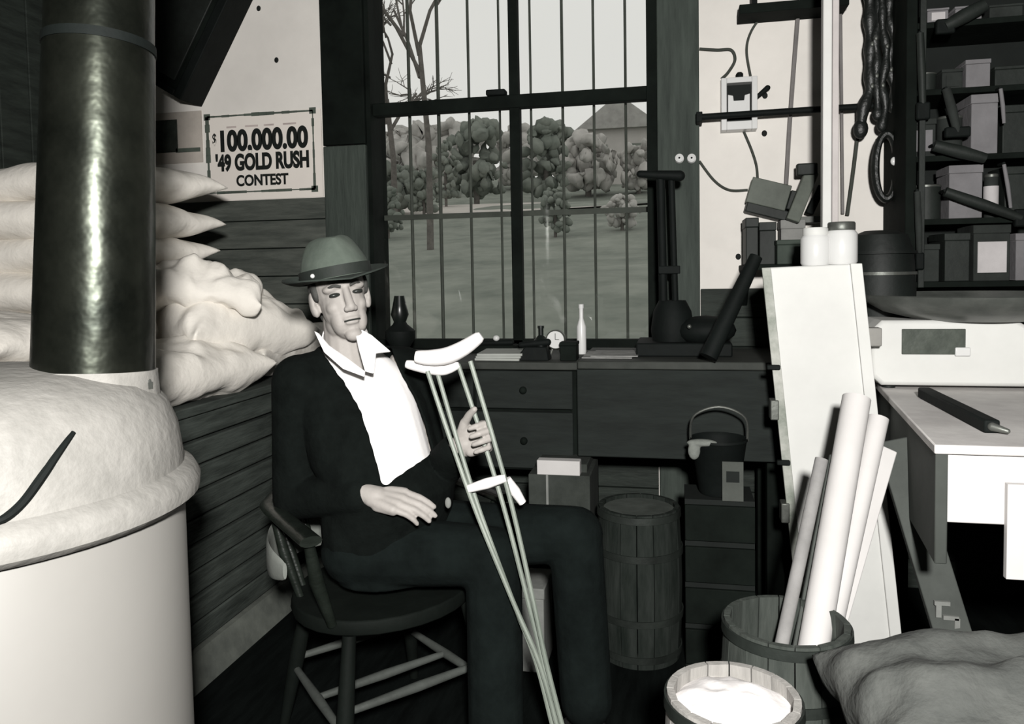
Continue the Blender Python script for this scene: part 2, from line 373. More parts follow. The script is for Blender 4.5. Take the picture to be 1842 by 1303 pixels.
def sack(loc, rot, dims, seed, label, m=sackcloth, group='white sacks piled on the bin', name='flour_sack', **kw):
    o = link(name, sack_mesh(*dims, seed, **kw), m, None, smooth=180, sub=1)
    o.location = loc; o.rotation_euler = rot; return tag(o, label, 'sack', group)
sx = -2.14; sy = 2.50; L = .95
# lower tiers (z .875 up) and the tall stack behind the stove pipe
lay = [(.95, 1.02), (1.095, .98), (1.235, .98), (1.37, .96), (1.495, .98), (1.62, .96)]
names = ['lowest white sack of the stack behind the stove pipe', 'second white sack up in the stack behind the stove pipe', 'third white sack up in the stack behind the stove pipe',
         'white sack third from the top of the stack behind the pipe', 'white sack second from the top with a pointed right corner', 'topmost white sack of the stack, just under the poster']
for i, ((z, l), nm) in enumerate(zip(lay, names)):
    sack((sx + (.0, -.05, -.10, -.09, -.06, -.05)[i], sy + .02 * (i % 2), z), (0, .02 * (-1) ** i, .05 * (-1) ** i), (l, .56, .165), i + 1, nm, ear=.16)
# second stack standing further forward beside it
for i, z in enumerate((.955, 1.10)):
    sack((-2.2, 1.95, z), (0, 0, .04 * (-1) ** i), (.98, .5, .17), 20 + i, ['white sack lying on the bin top behind the stove hood', 'white sack lying on another left of the stove pipe foot'][i], ear=.14)
# plump slumped sacks at the right end of the pile
sack((-1.64, 2.28, .965), (.04, .0, 1.50), (.62, .42, .20), 31, 'plump white sack at the front bin edge beside the stove hood', wr=.03, ear=.1)
sack((-1.63, 2.62, 1.09), (.10, .05, 1.25), (.60, .36, .24), 32, 'slumped plump white sack with folds behind the front one', wr=.04, ear=.12)
sack((-1.68, 2.52, 1.235), (.08, .14, .5), (.44, .36, .17), 33, 'crumpled white sack on top of the slumped plump ones', wr=.05, ear=.1)
sack((-1.60, 2.88, 1.00), (.0, .0, 1.35), (.50, .34, .2), 34, 'white sack nearest the seated person with faded grey printing', m=sackcloth2, wr=.03)

# ------------------------------------------------------------------ stove
SXc, SYc = -1.155, 1.07
st = thing('heating_stove', (SXc, SYc, 0), 'big pale round heating stove with flared rim in the foreground', 'stove')
c0 = (SXc, SYc, 0)
MB().lathe([(.30, .02), (.326, .05), (.326, .89), (.32, .90)], c0, 64).build('stove_jacket', stovebody, st)
MB().lathe([(.29, 0), (.31, .0), (.31, .05), (.29, .05)], c0, 48).build('base_ring', iron, st)
MB().lathe([(.318, .888), (.340, .892), (.352, .903), (.354, .925), (.344, .943), (.328, .952), (.32, .956)], c0, 72).build('rim_flange', stovecoat, st)
MB().lathe([(.328, .945), (.326, .97), (.319, 1.02), (.302, 1.064), (.27, 1.098), (.2, 1.124), (.1, 1.136), (.004, 1.139)], c0, 72).build('hood', stovecoat, st)
# curved iron tube in place of the dark lid gap, and little lid catch on the hood
pts = smoothpath([on(px, py, 2, 1.28 - .05) for px, py in ()] or [at(-60, 952, 1.03), at(5, 938, 1.02), at(45, 905, 1.03), at(80, 860, 1.06), at(110, 815, 1.10), at(135, 775, 1.14)], 6)
hood_prof = [(0, 1.139), (.1, 1.136), (.2, 1.124), (.27, 1.098), (.302, 1.064), (.319, 1.02), (.326, .97), (.34, .945)]
def onhood(px, py):
    r = ray(px, py); t = .7
    while t < 1.6:
        q = CAM + r * t; rr = math.hypot(q.x - SXc, q.y - SYc)
        zz = interp(rr, hood_prof) if rr < .34 else -1
        if q.z <= zz: return q
        t += .002
    return CAM + r * 1.1
MB().tube(smoothpath([onhood(px, py) for px, py in ((-30, 942), (5, 934), (40, 905), (75, 858), (105, 815), (132, 778))], 5), [.0035 + .0035 * math.sin(math.pi * (i + 1) / 27) for i in range(26)], 8).build('lid_gap_line', iron, st)
# pipe
pb, pj, pt = at(170, 668, 1.36), at(180, 80, 1.36), at(183, -240, 1.36)
pd = (pj - pb).normalized(); pb2 = pb - pd * .075
def sec(a, c, r0, r1, name, m, n=48):
    MB().tube([a, a + (c - a) * .02, a + (c - a) * .5, a + (c - a) * .98, c], [r0, r0, (r0 + r1) / 2, r1, r1], n).build(name, m, st)
sec(pb2, pj, .0985, .0885, 'pipe_section', pipemetal); sec(pj - pd * .015, pt, .0872, .0858, 'pipe_section', pipemetal)
pt2 = pt + pd * ((ZC - .01 - pt.z) / pd.z); sec(pt, pt2, .0853, .0848, 'pipe_section', pipemetal)
sec(pj - pd * .012, pj + pd * .004, .0906, .0900, 'pipe_joint_ring', iron)
sec(pb2 - pd * .0, pb + pd * .003, .110, .1015, 'pipe_collar', stovecoat)
p = onhood(262, 696); MB().ell(p + Vector((0, 0, .008)), (.010, .010, .010)).box(p.x - .035, p.x + .01, p.y - .006, p.y + .006, p.z - .004, p.z + .008).build('damper_catch', steel, st)

# ------------------------------------------------------------------ wall items left
def wallrect(px0, py0, px1, py1, Y=WY):
    a = on(px0, py0, 1, Y); c = on(px1, py1, 1, Y); return a.x, c.x, c.z, a.z
x0, x1, z0, z1 = wallrect(371, 204, 580, 352, WY - .004); z1 = on(470, 203, 1, WY).z; z0 = on(490, 352, 1, WY).z
po = thing('contest_poster', ((x0 + x1) / 2, WY, z0), 'white printed contest poster with heavy black lettering beside the window', 'poster')
bw = x1 - x0; bh = z1 - z0; cx = (x0 + x1) / 2 - .012
posterp = mat('poster_paper', (.70, .65, .60), .9, var=.03, scale=5, bump=0)
MB().box(x0, x1 + .005, WY - .006, WY, z0 - .015, z1).build('sheet', posterp, po)
yy = WY - .0072
b = MB(); rnd = random.Random(4)
bx0, bx1, bz0, bz1 = x0 + .004, x1 - .035, z0 + .022, z1 - .006
def strip(xa, za, xb, zb, n, w0, w1):
    for i in range(n):
        t0, t1 = i / n, (i + 1.02) / n; ww = rnd.uniform(w0, w1)
        if abs(xb - xa) > abs(zb - za): b.box(xa + (xb - xa) * t0, xa + (xb - xa) * t1, yy, yy + .002, za - ww / 2, za + ww / 2)
        else: b.box(xa - ww / 2, xa + ww / 2, yy, yy + .002, za + (zb - za) * t0, za + (zb - za) * t1)
strip(bx0, bz1, bx1, bz1, 14, .006, .018); strip(bx0, bz0, bx1, bz0, 14, .004, .014); strip(bx0, bz0, bx0, bz1, 10, .008, .026); strip(bx1, bz0, bx1, bz1, 10, .004, .014)
for qx, qz in ((bx0, bz1), (bx1, bz1), (bx1, bz0)): b.box(qx - .016, qx + .016, yy, yy + .002, qz - .014, qz + .014)
b.build('printed_border', mat('border_ink', (.07, .085, .07), .9, bump=0), po)
def zat(py): return on(470, py, 1, WY).z
text('100,000.00', 'prize_lettering', (cx + .008, yy, zat(253)), .128, ink, po, sx=.80, off=.006)
text('$', 'dollar_sign', (bx0 + .035, yy, zat(247)), .07, ink, po, sx=.6, off=.001)
text("'49 GOLD RUSH", 'title_lettering', (cx + .004, yy, zat(292)), .100, ink, po, sx=.67, off=.005)
text('CONTEST', 'contest_lettering', (cx + .002, yy, zat(325)), .068, ink, po, sx=.86, off=.0025)
b = MB()
for k in range(4):
    q = cx - .17 + k * .095; b.box(q, q + .05 + .015 * (k % 2), yy, yy + .002, zat(226) - .004, zat(226) + .004)
b.build('small_print', faint, po)
x0, x1, z0, z1 = wallrect(262, 206, 366, 292)
ca = thing('wall_calendar', ((x0 + x1) / 2, WY, z0), 'pale calendar sheet with a dark picture left of the poster', 'calendar')
MB().box(x0, x1, WY - .006, WY, z0, z1).build('sheet', mat('calendar_paper', (.42, .38, .34), .9, var=.1, scale=12, bump=0), ca)
xa, xb, za, zb = wallrect(281, 218, 322, 274); MB().box(xa, xb, WY - .009, WY - .006, za, zb).build('picture', mat('calendar_picture', (.03, .036, .03), .8, var=.5, scale=14), ca)
xa, xb, za, zb = wallrect(318, 268, 362, 273); MB().box(xa, xb, WY - .009, WY - .006, za, zb).build('ruled_line', mat('border_ink', (0, 0, 0)), ca)
# tilted dark box hung on the wall
Y0 = WY - .16
pA = on(324, 180, 1, Y0); pB = on(414, -10, 1, Y0)
up = (pB - pA); up.y = 0; up.normalize(); lf = Vector((-up.z, 0, up.x)); 
if lf.x > 0: lf = -lf
Mx = Matrix(((-lf.x, 0, up.x, pA.x), (0, 1, 0, Y0), (-lf.z, 0, up.z, pA.z), (0, 0, 0, 1)))
tb = thing('hanging_cabinet', (pA.x, WY, pA.z), 'dark wooden cabinet hung askew high on the wall by the stove pipe', 'cabinet')
MB().box(-.52, -.02, .02, .16, .02, .74, Mx).build('body', blackwood, tb, bev=.004)
MB().box(-.045, 0, 0, .17, 0, .76, Mx).build('side_board', iron, tb, bev=.005)
MB().box(-.54, -.045, 0, .17, 0, .03, Mx).build('bottom_board', iron, tb, bev=.005)
MB().box(-.48, -.075, .008, .022, .06, .7, Mx).build('door', mat('cabinet_door', (.013, .016, .014), .6, var=.5, scale=8, c2=(.005, .006, .005)), tb, bev=.004)
q = Mx @ Vector((-.01, 0, -.01)); MB().ell(q + Vector((.01, .03, .045)), (.022, .02, .026)).build('hinge', iron, tb)

# ------------------------------------------------------------------ desk / bench under the window
DZ = .955; DY = 2.75
dk = thing('work_desk', (-.25, 3.0, 0), 'dark wooden work desk with drawers under the window', 'desk')
MB().box(-1.14, -.345, DY, WY - .1, DZ - .03, DZ - .002).build('desk_top', mat('desk_top_wood', (.04, .043, .038), .7, c2=(.015, .018, .015), scale=5, stretch=(1, 6, 1)), dk, bev=.004)
MB().box(-.345, .36, DY - .04, WY - .1, DZ - .02, DZ + .008).build('desk_top', MATS['desk_top_wood'], dk, bev=.004)
MB().box(-1.12, -.36, DY + .04, WY - .1, .55, DZ - .03).build('drawer_case', blackwood, dk)
deskw = mat('desk_front_wood', (.013, .017, .015), .8, c2=(.006, .008, .007), scale=4, stretch=(1, 1, 5))
for xa, xb in ((-1.11, -.74), (-.73, -.37)):
    for z0_, z1_ in ((.78, DZ - .035), (.56, .768)):
        dr = MB().box(xa, xb, DY + .015, DY + .05, z0_, z1_).build('drawer', deskw, dk, bev=.004)
        MB().ell(((xa + xb) / 2, DY + .006, (z0_ + z1_) / 2), (.014, .014, .014)).build('knob', blackwood, dr)
MB().box(-.35, .34, DY - .02, DY + .005, .62, DZ - .02).build('front_panel', deskw, dk, bev=.004)
for x in (-1.10, -.38, .30):
    for y in (DY + .03, WY - .2): MB().box(x, x + .06, y, y + .06, 0, DZ - .03).build('leg', blackwood, dk, bev=.004)
tz = DZ - .002; tz2 = DZ + .008
# things on the desk
def p_on(px, Y): q = on(px, 600, 1, Y); return q.x
x = p_on(902, 2.86); 
for i in range(3):
    o = MB().box(x - .085, x + .085, 2.79, 2.99, tz + i * .009, tz + i * .009 + .0085, Matrix.Translation((x, 2.9, 0)) @ Matrix.Rotation(.05 * i - .04, 4, 'Z') @ Matrix.Translation((-x, -2.9, 0))).build('ledger_pad', mat('pad_paper', (.30, .31, .29), .9, var=.1), None, bev=.001)
    tag(o, ['bottom', 'middle', 'top'][i] + ' white paper pad of the small pile on the desk left', 'paper pad', 'paper pads on the desk')
def bottle(px, Y, h, r, m, label, base, cat='bottle', neck=.35):
    x = p_on(px, Y); t = thing(label[0], (x, Y, base), label[1], cat)
    MB().lathe([(r * .9, 0), (r, .01), (r, h * .55), (r * neck, h * .72), (r * neck, h * .93)], (x, Y, base), 20).build('body', m, t)
    MB().lathe([(r * neck * 1.25, h * .92), (r * neck * 1.25, h), (r * neck * .6, h)], (x, Y, base), 16).build('cap', m, t); return t
darkglass = mat('dark_bottle_glass', (.006, .008, .007), .3, spec=.4, bump=0)
bottle(973, 2.86, .125, .028, darkglass, ('ink_bottle', 'small dark glass bottle beside the round clock on the desk'), tz)
bottle(1046, 2.95, .19, .018, glassw, ('glass_vial', 'slender pale glass bottle standing against the window on the desk'), tz2, neck=.45)
x = p_on(1000, 2.88)
ck = thing('desk_clock', (x, 2.88, tz), 'small round white-faced clock on the desk before the window', 'clock')
Mc = Matrix.Translation((x, 2.88, tz + .072)) @ Matrix.Rotation(math.pi / 2, 4, 'X')
MB().lathe([(.03, -.02), (.036, -.015), (.037, .012), (.033, .016)], (0, 0, 0), 28, Mc).build('case', steel, ck)
MB().lathe([(.0, .0155), (.032, .0155), (.032, .0175), (.0, .0175)], (0, 0, 0), 28, Mc).build('dial', glassw, ck)
MB().box(x - .001, x + .001, 2.8615, 2.8625, tz + .072, tz + .096).box(x, x + .014, 2.8615, 2.8625, tz + .071, tz + .073).build('hands', ink, ck)
for s in (-1, 1): MB().caps((x + s * .012, 2.88, tz + .04), (x + s * .025, 2.88, tz + .006), .005, .006).build('foot', steel, ck)
x = p_on(1024, 2.84); o = thing('card_file_box', (x, 2.84, tz), 'small black box just right of the clock on the desk', 'box')
MB().box(x - .03, x + .03, 2.80, 2.88, tz, tz + .055).build('body', blackwood, o, bev=.003); MB().box(x - .032, x + .032, 2.798, 2.882, tz + .055, tz + .068).build('lid', blackwood, o, bev=.003)
x = p_on(955, 2.83); o = thing('stapler_press', (x, 2.84, tz), 'low dark metal desk press left of the small bottle', 'press')
MB().hexa([(x - .06, 2.80, tz), (x + .07, 2.80, tz), (x + .07, 2.88, tz), (x - .06, 2.88, tz), (x - .02, 2.81, tz + .05), (x + .06, 2.81, tz + .05), (x + .06, 2.87, tz + .05), (x - .02, 2.87, tz + .05)]).build('base', iron, o, bev=.004)
MB().caps((x - .04, 2.84, tz + .055), (x + .06, 2.84, tz + .065), .010, .014).build('lever', iron, o)
x = p_on(1095, 2.9)
for i in range(2):
    o = MB().box(x - .09 + .03 * i, x + .09 + .02 * i, 2.80 + .02 * i, 3.02, tz2 + .004 * i, tz2 + .004 * i + .0035).build('paper_sheet', mat('desk_sheet', (.26, .26, .25), .9, var=.35, scale=12), None)
    tag(o, ['lower', 'upper'][i] + ' loose paper sheet lying on the desk right of the pale bottle', 'paper', 'loose sheets on the desk')
x = p_on(712, 2.9); o = thing('oil_lamp', (x, 2.95, tz), 'dark squat lamp on the desk behind the person\'s shoulder', 'lamp')
MB().lathe([(.05, 0), (.055, .01), (.035, .03), (.06, .07), (.06, .10), (.03, .125), (.022, .14)], (x, 2.95, tz), 24).build('font', iron, o)
MB().lathe([(.024, .135), (.036, .165), (.028, .2), (.02, .24), (.018, .24)], (x, 2.95, tz), 20).build('chimney', darkglass, o)
x = p_on(885, 3.1); o = thing('curved_rasp', (x, 3.1, tz), 'dark low tool tray lying along the window sill foot', 'tray')
MB().box(x - .12, x + .10, 3.06, 3.15, tz, tz + .03).build('tray', blackwood, o, bev=.004); MB().caps((x - .1, 3.1, tz + .035), (x + .08, 3.1, tz + .04), .012, .012).build('tool_handle', iron, o)
MB().ell((x + .02, 3.09, tz + .058), (.014, .012, .012)).build('bright_knob', glassw, o)
# dark upright machine against the right jamb
x = p_on(1195, 2.98); o = thing('bench_press', (x, 2.98, tz2), 'dark iron bench machine with upright T handle at the right window jamb', 'machine')
MB().box(x - .10, x + .24, 2.86, 3.12, tz2, tz2 + .05).build('base', iron, o, bev=.006)
MB().lathe([(.075, .05), (.08, .09), (.07, .16), (.05, .2)], (x + .03, 2.98, tz2), 24).build('housing', iron, o)
zt = on(1180, 315, 1, 2.98).z
MB().tube([(x, 2.98, tz2 + .05), (x - .01, 2.98, zt)], .016, 10).build('upright', iron, o)
MB().tube([(x + .045, 2.98, tz2 + .05), (x + .03, 2.98, zt - .02)], .012, 10).build('upright', iron, o)
MB().caps((x - .085, 2.97, zt + .005), (x + .06, 2.97, zt - .008), .013, .02).build('t_handle', iron, o)
for i, dz in enumerate((.12, .3)): MB().box(x - .02, x + .06, 2.955, 3.0, tz2 + dz, tz2 + dz + .03).build('clamp', iron, o, bev=.003)
MB().ell((x + .15, 2.95, tz2 + .09), (.11, .09, .055)).build('motor', iron, o)
MB().ell((x + .09, 2.86, tz2 + .11), (.008, .006, .008)).build('bright_screw', steel, o)
# thick dark bar leaning behind the pillar
a = at(1360, 462, 2.62); c = at(1292, 605, 2.58)
d = (c - a).normalized(); t_ = (tz2 + .025 - a.z) / d.z; c = a + d * t_
o = tag(MB().tube([a, a * .5 + c * .5, c], [.022, .027, .03], 14).build('leaning_bar', iron), 'thick black bar leaning beside the top of the white pillar', 'bar')
# under the desk
x0, x1 = on(952, 850, 1, 2.62).x, on(1062, 850, 1, 2.62).x
cz = on(1000, 855, 1, 2.60).z; cb = thing('carton', ((x0 + x1) / 2, 2.7, 0), 'grey carton with a bright white label strip below the desk', 'box')
cardm = mat('carton_board', (.04, .045, .04), .9, c2=(.016, .019, .016), scale=9)
MB().box(x0, x1, 2.60, 2.88, 0, cz).build('body', cardm, cb, bev=.004)
xa, xb = on(966, 840, 1, 2.6).x, on(1043, 840, 1, 2.6).x
MB().box(xa, xb, 2.598, 2.64, cz, on(1000, 829, 1, 2.6).z).build('label_strip', paper, cb, bev=.002)
MB().box(xa - .01, xb + .02, 2.64, 2.86, cz, cz + .03).build('flap', cardm, cb, bev=.003)
q = on(985, 900, 1, 2.6); MB().box(q.x - .004, q.x + .004, 2.596, 2.60, cz - .17, cz).build('tape_seam', paperg, cb)

# crate with coal bucket right of the desk, and small carton behind the man's legs
ct = thing('black_crate', (.13, 2.58, 0), 'black slatted crate between the desk and the white pillar', 'crate')
for i in range(4): MB().box(.02, .235, 2.50, 2.515, .01 + i * .135, .125 + i * .135).build('slat', blackwood, ct, bev=.003)
MB().box(.02, .235, 2.516, 2.69, .0, .545).build('body', ink, ct)
cbk = thing('coal_bucket', (.13, 2.6, .547), 'dark metal coal bucket on the black crate beside the pillar', 'bucket')
MB().lathe([(.06, 0), (.065, .01), (.088, .17), (.092, .175), (.09, .182), (.08, .17), (.058, .02), (.001, .02)], (.13, 2.60, .547), 32).build('bowl', iron, cbk)
MB().tube(smoothpath([(.04, 2.6, .72), (.05, 2.58, .80), (.13, 2.57, .835), (.21, 2.58, .80), (.22, 2.6, .72)], 6), .004, 8).build('bail', steel, cbk)
rg = MB(); rg.ell((.075, 2.53, .725), (.05, .02, .012)); rg.ell((.05, 2.525, .70), (.02, .015, .03))
tag(link('rag', remesh(rg, .004, 4), mat('pale_rag', (.16, .17, .155), .95, var=.2, scale=30)), 'pale rag draped over the coal bucket rim', 'rag')
cd_ = thing('price_card', (.10, 2.505, .547), 'dim grey card propped against the coal bucket on the crate', 'card'); q = on(1318, 852, 1, 2.505); q.z = .547 + .066
MB().box(q.x - .032, q.x + .032, 2.501, 2.506, q.z - .065, q.z + .06).build('card', mat('dim_card', (.06, .065, .058), .9, var=.2), cd_); MB().box(q.x - .02, q.x + .02, 2.4998, 2.5012, q.z - .005, q.z + .03).build('printed_patch', ink, cd_)
sc_ = thing('small_carton', (-.50, 2.45, 0), 'small grey carton on the floor behind the person\'s legs', 'box')
MB().box(-.60, -.42, 2.38, 2.55, 0, .24).build('body', paperg, sc_, bev=.004); MB().box(-.603, -.417, 2.377, 2.553, .24, .275).build('lid', paperg, sc_, bev=.004)

# ------------------------------------------------------------------ nail kegs
def keg(c, r, h, label, sm, fill=None, hoopm=hooped, inner=kegwood):
    t = thing('nail_keg', (c[0], c[1], 0), label, 'keg', 'nail kegs on the floor'); n = 16
    def rad(z): return r * (1 + .07 * math.sin(math.pi * z / h))
    zs = [0, h * .25, h * .5, h * .75, h]
    for i in range(n):
        a0, a1 = 2 * math.pi * (i + .03) / n, 2 * math.pi * (i + .97) / n; rings = []
        for z in zs:
            ro, ri = rad(z), rad(z) - .013
            rings.append([(c[0] + q * math.cos(a), c[1] + q * math.sin(a), z) for q, a in ((ro, a0), (ro, (a0 + a1) / 2), (ro, a1), (ri, a1), (ri, a0))])
        MB().loft(rings).build('stave', sm, t, smooth=30)
    for z in (.02, h * .28, h * .70, h - .028):
        MB().lathe([(rad(z) + .001, z), (rad(z) + .005, z), (rad(z + .022) + .005, z + .022), (rad(z + .022) + .001, z + .022)], (c[0], c[1], 0), 40, cap=False).build('hoop', hoopm, t)
    MB().lathe([(.001, .02), (rad(.02) - .012, .02), (rad(.02) - .012, .035), (.001, .035)], (c[0], c[1], 0), 32).build('keg_bottom', inner, t)
    if fill:
        m, z = fill; b = MB(); rr = rad(z) - .014; rnd = random.Random(3); rings = []
        for k in range(9):
            q = rr * (1 - k / 8.2); rings.append([(c[0] + q * math.cos(2 * math.pi * i / 32), c[1] + q * math.sin(2 * math.pi * i / 32), z + .03 * (1 - (q / rr) ** 2) + .008 * mnoise.noise(Vector((q * 30 * math.cos(6.28 * i / 32), q * 30 * math.sin(6.28 * i / 32), 1)))) for i in range(32)])
        b.loft(rings).build('contents', m, t)
    return t
keg((.235, 1.80), .135, .488, 'open dark-hooped keg holding the white rolls and slats', kegwood)
keg((.098, 1.475), .122, .482, 'front open keg filled with bright white stuff', kegpale, fill=(mat('white_filling', (.75, .72, .71), .95, var=.06, scale=12), .455))
k3 = keg((-.13, 2.585), .132, .50, 'dim closed keg on the floor between the person\'s knee and desk', mat('dim_keg_wood', (.026, .030, .027), .9, c2=(.010, .013, .011), scale=6, stretch=(6, 6, 1), spec=.05))
MB().lathe([(.001, .478), (.118, .478), (.118, .487), (.001, .487)], (-.13, 2.585, 0), 32).build('keg_lid', mat('keg_lid_wood', (.09, .10, .09), .8, c2=(.04, .046, .04), scale=6), k3)

# rolls and slats in the keg
def stick(name, px0, py0, px1, py1, d0, d1, r, m, label, flat=None, hollow=False):
    a, c = at(px0, py0, d0), at(px1, py1, d1); d = (c - a).normalized(); e = a + d * ((.06 - a.z) / d.z)
    o = thing(name, e, label, 'slat' if flat else 'roll')
    if flat: MB().bar(a, e, flat[0], flat[1], up=(0, 1, .2)).build('board', m, o, bev=.003); 
    else:
        MB().tube([a, a * .5 + e * .5, e], r, 18).build('roll', m, o)
        MB().tube([a - d * .0008, a + d * .01], r * .55, 14).build('core', paperg, o)
stick('paper_roll', 1478, 826, 1408, 1150, 1.92, 1.80, .0155, mat('grey_roll_paper', (.22, .215, .21), .9, var=.2, scale=10), 'thin grey roll at the left of the open keg')
stick('paper_roll', 1541, 716, 1466, 1150, 2.00, 1.80, .0345, paper, 'thickest and tallest white roll standing in the open keg')
stick('paper_roll', 1580, 752, 1490, 1150, 2.02, 1.84, .026, paper, 'second white roll behind the tallest one in the keg')
stick('wood_slat', 1600, 808, 1500, 1150, 2.0, 1.85, 0, paper, 'short white slat at the right of the rolls in the keg', flat=(.04, .008))
stick('wood_slat', 1500, 820, 1437, 1150, 1.98, 1.83, 0, mat('dark_slat_wood', (.05, .055, .05), .8), 'narrow dark slat between the grey and white rolls', flat=(.022, .012))

# ------------------------------------------------------------------ tall white pillar box
PY0 = 2.44
tl, tr = on(1372, 482, 1, PY0), on(1548, 474, 1, PY0); bl, br = on(1427, 1010, 1, PY0), on(1605, 1010, 1, PY0)
def ext(a, c, z): t = (z - a.z) / (c.z - a.z); return a + (c - a) * t
A0, A1 = ext(tl, bl, .0), ext(tr, br, .0); D = Vector((.05, .22, 0))
pil = thing('white_pillar', (A0 + A1) / 2 + D / 2, 'tall leaning white-painted wooden pillar box in the middle right', 'pillar')
MB().hexa([A0, A1, A1 + D, A0 + D, tl, tr, tr + D, tl + D]).build('body', whitepaint, pil, bev=.005)
def sl(k, a=tl, c=bl): return a + (c - a) * k
o_ = Vector((-.004, -.014, 0))
MB().hexa([A0 + o_, A0 + Vector((.022, -.014, 0)), A0 + Vector((.022, .0, 0)), A0 + Vector((-.004, 0, 0)), tl + o_, tl + Vector((.022, -.014, 0)), tl + Vector((.022, 0, 0)), tl + Vector((-.004, 0, 0))]).build('corner_strip', mat('worn_white_paint', (.40, .40, .37), .7, c2=(.16, .18, .15), scale=10, contrast=.4), pil, bev=.002)
MB().hexa([A1 + Vector((-.03, -.012, 0)), A1 + Vector((.002, -.012, 0)), A1 + Vector((.002, 0, 0)), A1 + Vector((-.03, 0, 0)), tr + Vector((-.03, -.012, 0)), tr + Vector((.002, -.012, 0)), tr + Vector((.002, 0, 0)), tr + Vector((-.03, 0, 0))]).build('corner_strip', MATS['white_paint'], pil, bev=.002)
for py in (658, 828):
    q = sl((py - 482) / 528); MB().box(q.x - .02, q.x + .018, PY0 - .03, PY0 - .012, q.z - .007, q.z + .007).build('hinge', iron, pil, bev=.003)
for py in (735, 920):
    q = sl((py - 482) / 528); MB().box(q.x - .022, q.x + .002, PY0 - .02, PY0 + .03, q.z - .03, q.z + .03).build('hook_plate', steel, pil, bev=.003)
q = at(1536, 606, 2.36); brk = MB().box(q.x - .04, q.x + .075, q.y - .02, q.y + .02, q.z - .028, q.z + .028)
brk.build('latch_block', mat('latch_wood', (.22, .215, .2), .8, var=.2), pil, bev=.004)
# jars on the pillar
tz3 = (tl.z + tr.z) / 2
def ptop(px): k = (px - 1372) / 176; return tl + (tr - tl) * k + D * .4
for px, r, h, nm in ((1464, .043, .115, 'left'), (1512, .046, .128, 'right')):
    q = ptop(px); t = thing('white_jar', q, nm + ' of two squat white jars on top of the white pillar', 'jar', 'white jars on the pillar')
    MB().lathe([(r * .9, 0), (r, .008), (r, h * .72), (r * .8, h * .82)], q, 28).build('body', glassw, t)
    MB().lathe([(r * .84, h * .80), (r * .86, h * .82), (r * .86, h * .97), (r * .8, h), (.001, h)], q, 28).build('lid', whitepaint if nm == 'left' else steel, t)
# white post floor to ceiling behind the pillar
PYp = 2.70
a = on(1481, 20, 1, PYp); c = on(1511, 20, 1, PYp); a2 = on(1492, 385, 1, PYp)
ps = thing('white_post', (a.x + .03, PYp, 0), 'slim white upright post running up from behind the pillar', 'post')
k = (a2.x + .0 - a.x) * .2
MB().box(a.x, a.x + (c.x - a.x) * .55, PYp, PYp + .04, 0, ZC).build('post', whitepaint, ps, bev=.003)
MB().box(a.x + (c.x - a.x) * .6, c.x, PYp + .008, PYp + .04, 0, ZC).build('batten', mat('pinkish_white_paint', (.42, .39, .38), .7, var=.08), ps, bev=.003)

# small bracket shelf on the wall behind the pillar with odds and ends
SHY = 3.04
x0, x1 = on(1338, 472, 1, SHY).x, on(1450, 472, 1, SHY).x; sz = on(1390, 476, 1, SHY).z
sh = thing('bracket_shelf', ((x0 + x1) / 2, WY, sz), 'small dark wall shelf behind the top of the white pillar', 'shelf')
MB().box(x0, x1, SHY - .06, WY - .02, sz - .02, sz).build('board', blackwood, sh, bev=.003)
for x in (x0 + .03, x1 - .04): MB().prism([(0, 0), (0, -.14), (.001, -.14), (.02, 0)], .02, Matrix.Translation((x, WY - .04, sz - .02)) @ Matrix.Rotation(math.pi / 2, 4, 'Z') @ Matrix.Scale(-8, 4, (1, 0, 0))).build('bracket', iron, sh)
def shelfbox(px0, px1, pyt, Y, dep, m, label, name='tin_box', rot=0, base=None):
    a, c = on(px0, pyt, 1, Y), on(px1, pyt, 1, Y); b0 = sz if base is None else base
    t = thing(name, ((a.x + c.x) / 2, Y, b0), label, 'box'); h = a.z - b0
    Mr = Matrix.Translation(((a.x + c.x) / 2, Y, b0)) @ Matrix.Rotation(rot, 4, 'Y'); w2 = (c.x - a.x) / 2
    MB().box(-w2, w2, 0, dep, 0, h * .8, Mr).build('body', m, t, bev=.003); MB().box(-w2 - .002, w2 + .002, -.002, dep + .002, h * .8, h, Mr).build('lid', m, t, bev=.003); return t
tin = mat('grey_tin', (.085, .095, .08), .6, var=.25, scale=8); tind = mat('dark_tin', (.012, .015, .013), .6, var=.3)
shelfbox(1342, 1364, 392, SHY, .16, tind, 'narrow black tin at the left end of the small wall shelf')
shelfbox(1398, 1442, 432, SHY - .02, .14, mat('green_tin', (.03, .04, .032), .7, var=.2), 'dark grey box in front on the small wall shelf')
shelfbox(1366, 1396, 400, SHY + .06, .12, tind, 'black box second from left on the small wall shelf')
t1 = shelfbox(1405, 1448, 396, SHY + .13, .09, mat('grey_carton_board', (.20, .20, .19), .85, var=.2), 'light grey carton at the back of the small wall shelf')
# tilted fuse box with its cables, fixed to the wall
p0 = on(1383, 350, 1, WY - .09)
Mr = Matrix.Translation(p0) @ Matrix.Rotation(math.radians(16), 4, 'Y')
fb = thing('fuse_box', (p0.x, WY, p0.z), 'tilted grey electrical box on the wall above the small shelf', 'electrical box')
MB().box(-.075, .07, -.02, .09, -.045, .045, Mr).build('case', tin, fb, bev=.004)
MB().box(-.078, .073, -.024, -.018, -.05, .05, Mr).build('cover', tin, fb, bev=.003)
MB().box(-.07, .09, -.01, .09, -.085, -.045, Mr).build('terminal_block', tind, fb, bev=.004)
MB().box(.075, .115, -.02, .06, -.04, .035, Mr).build('end_block', tind, fb, bev=.004)
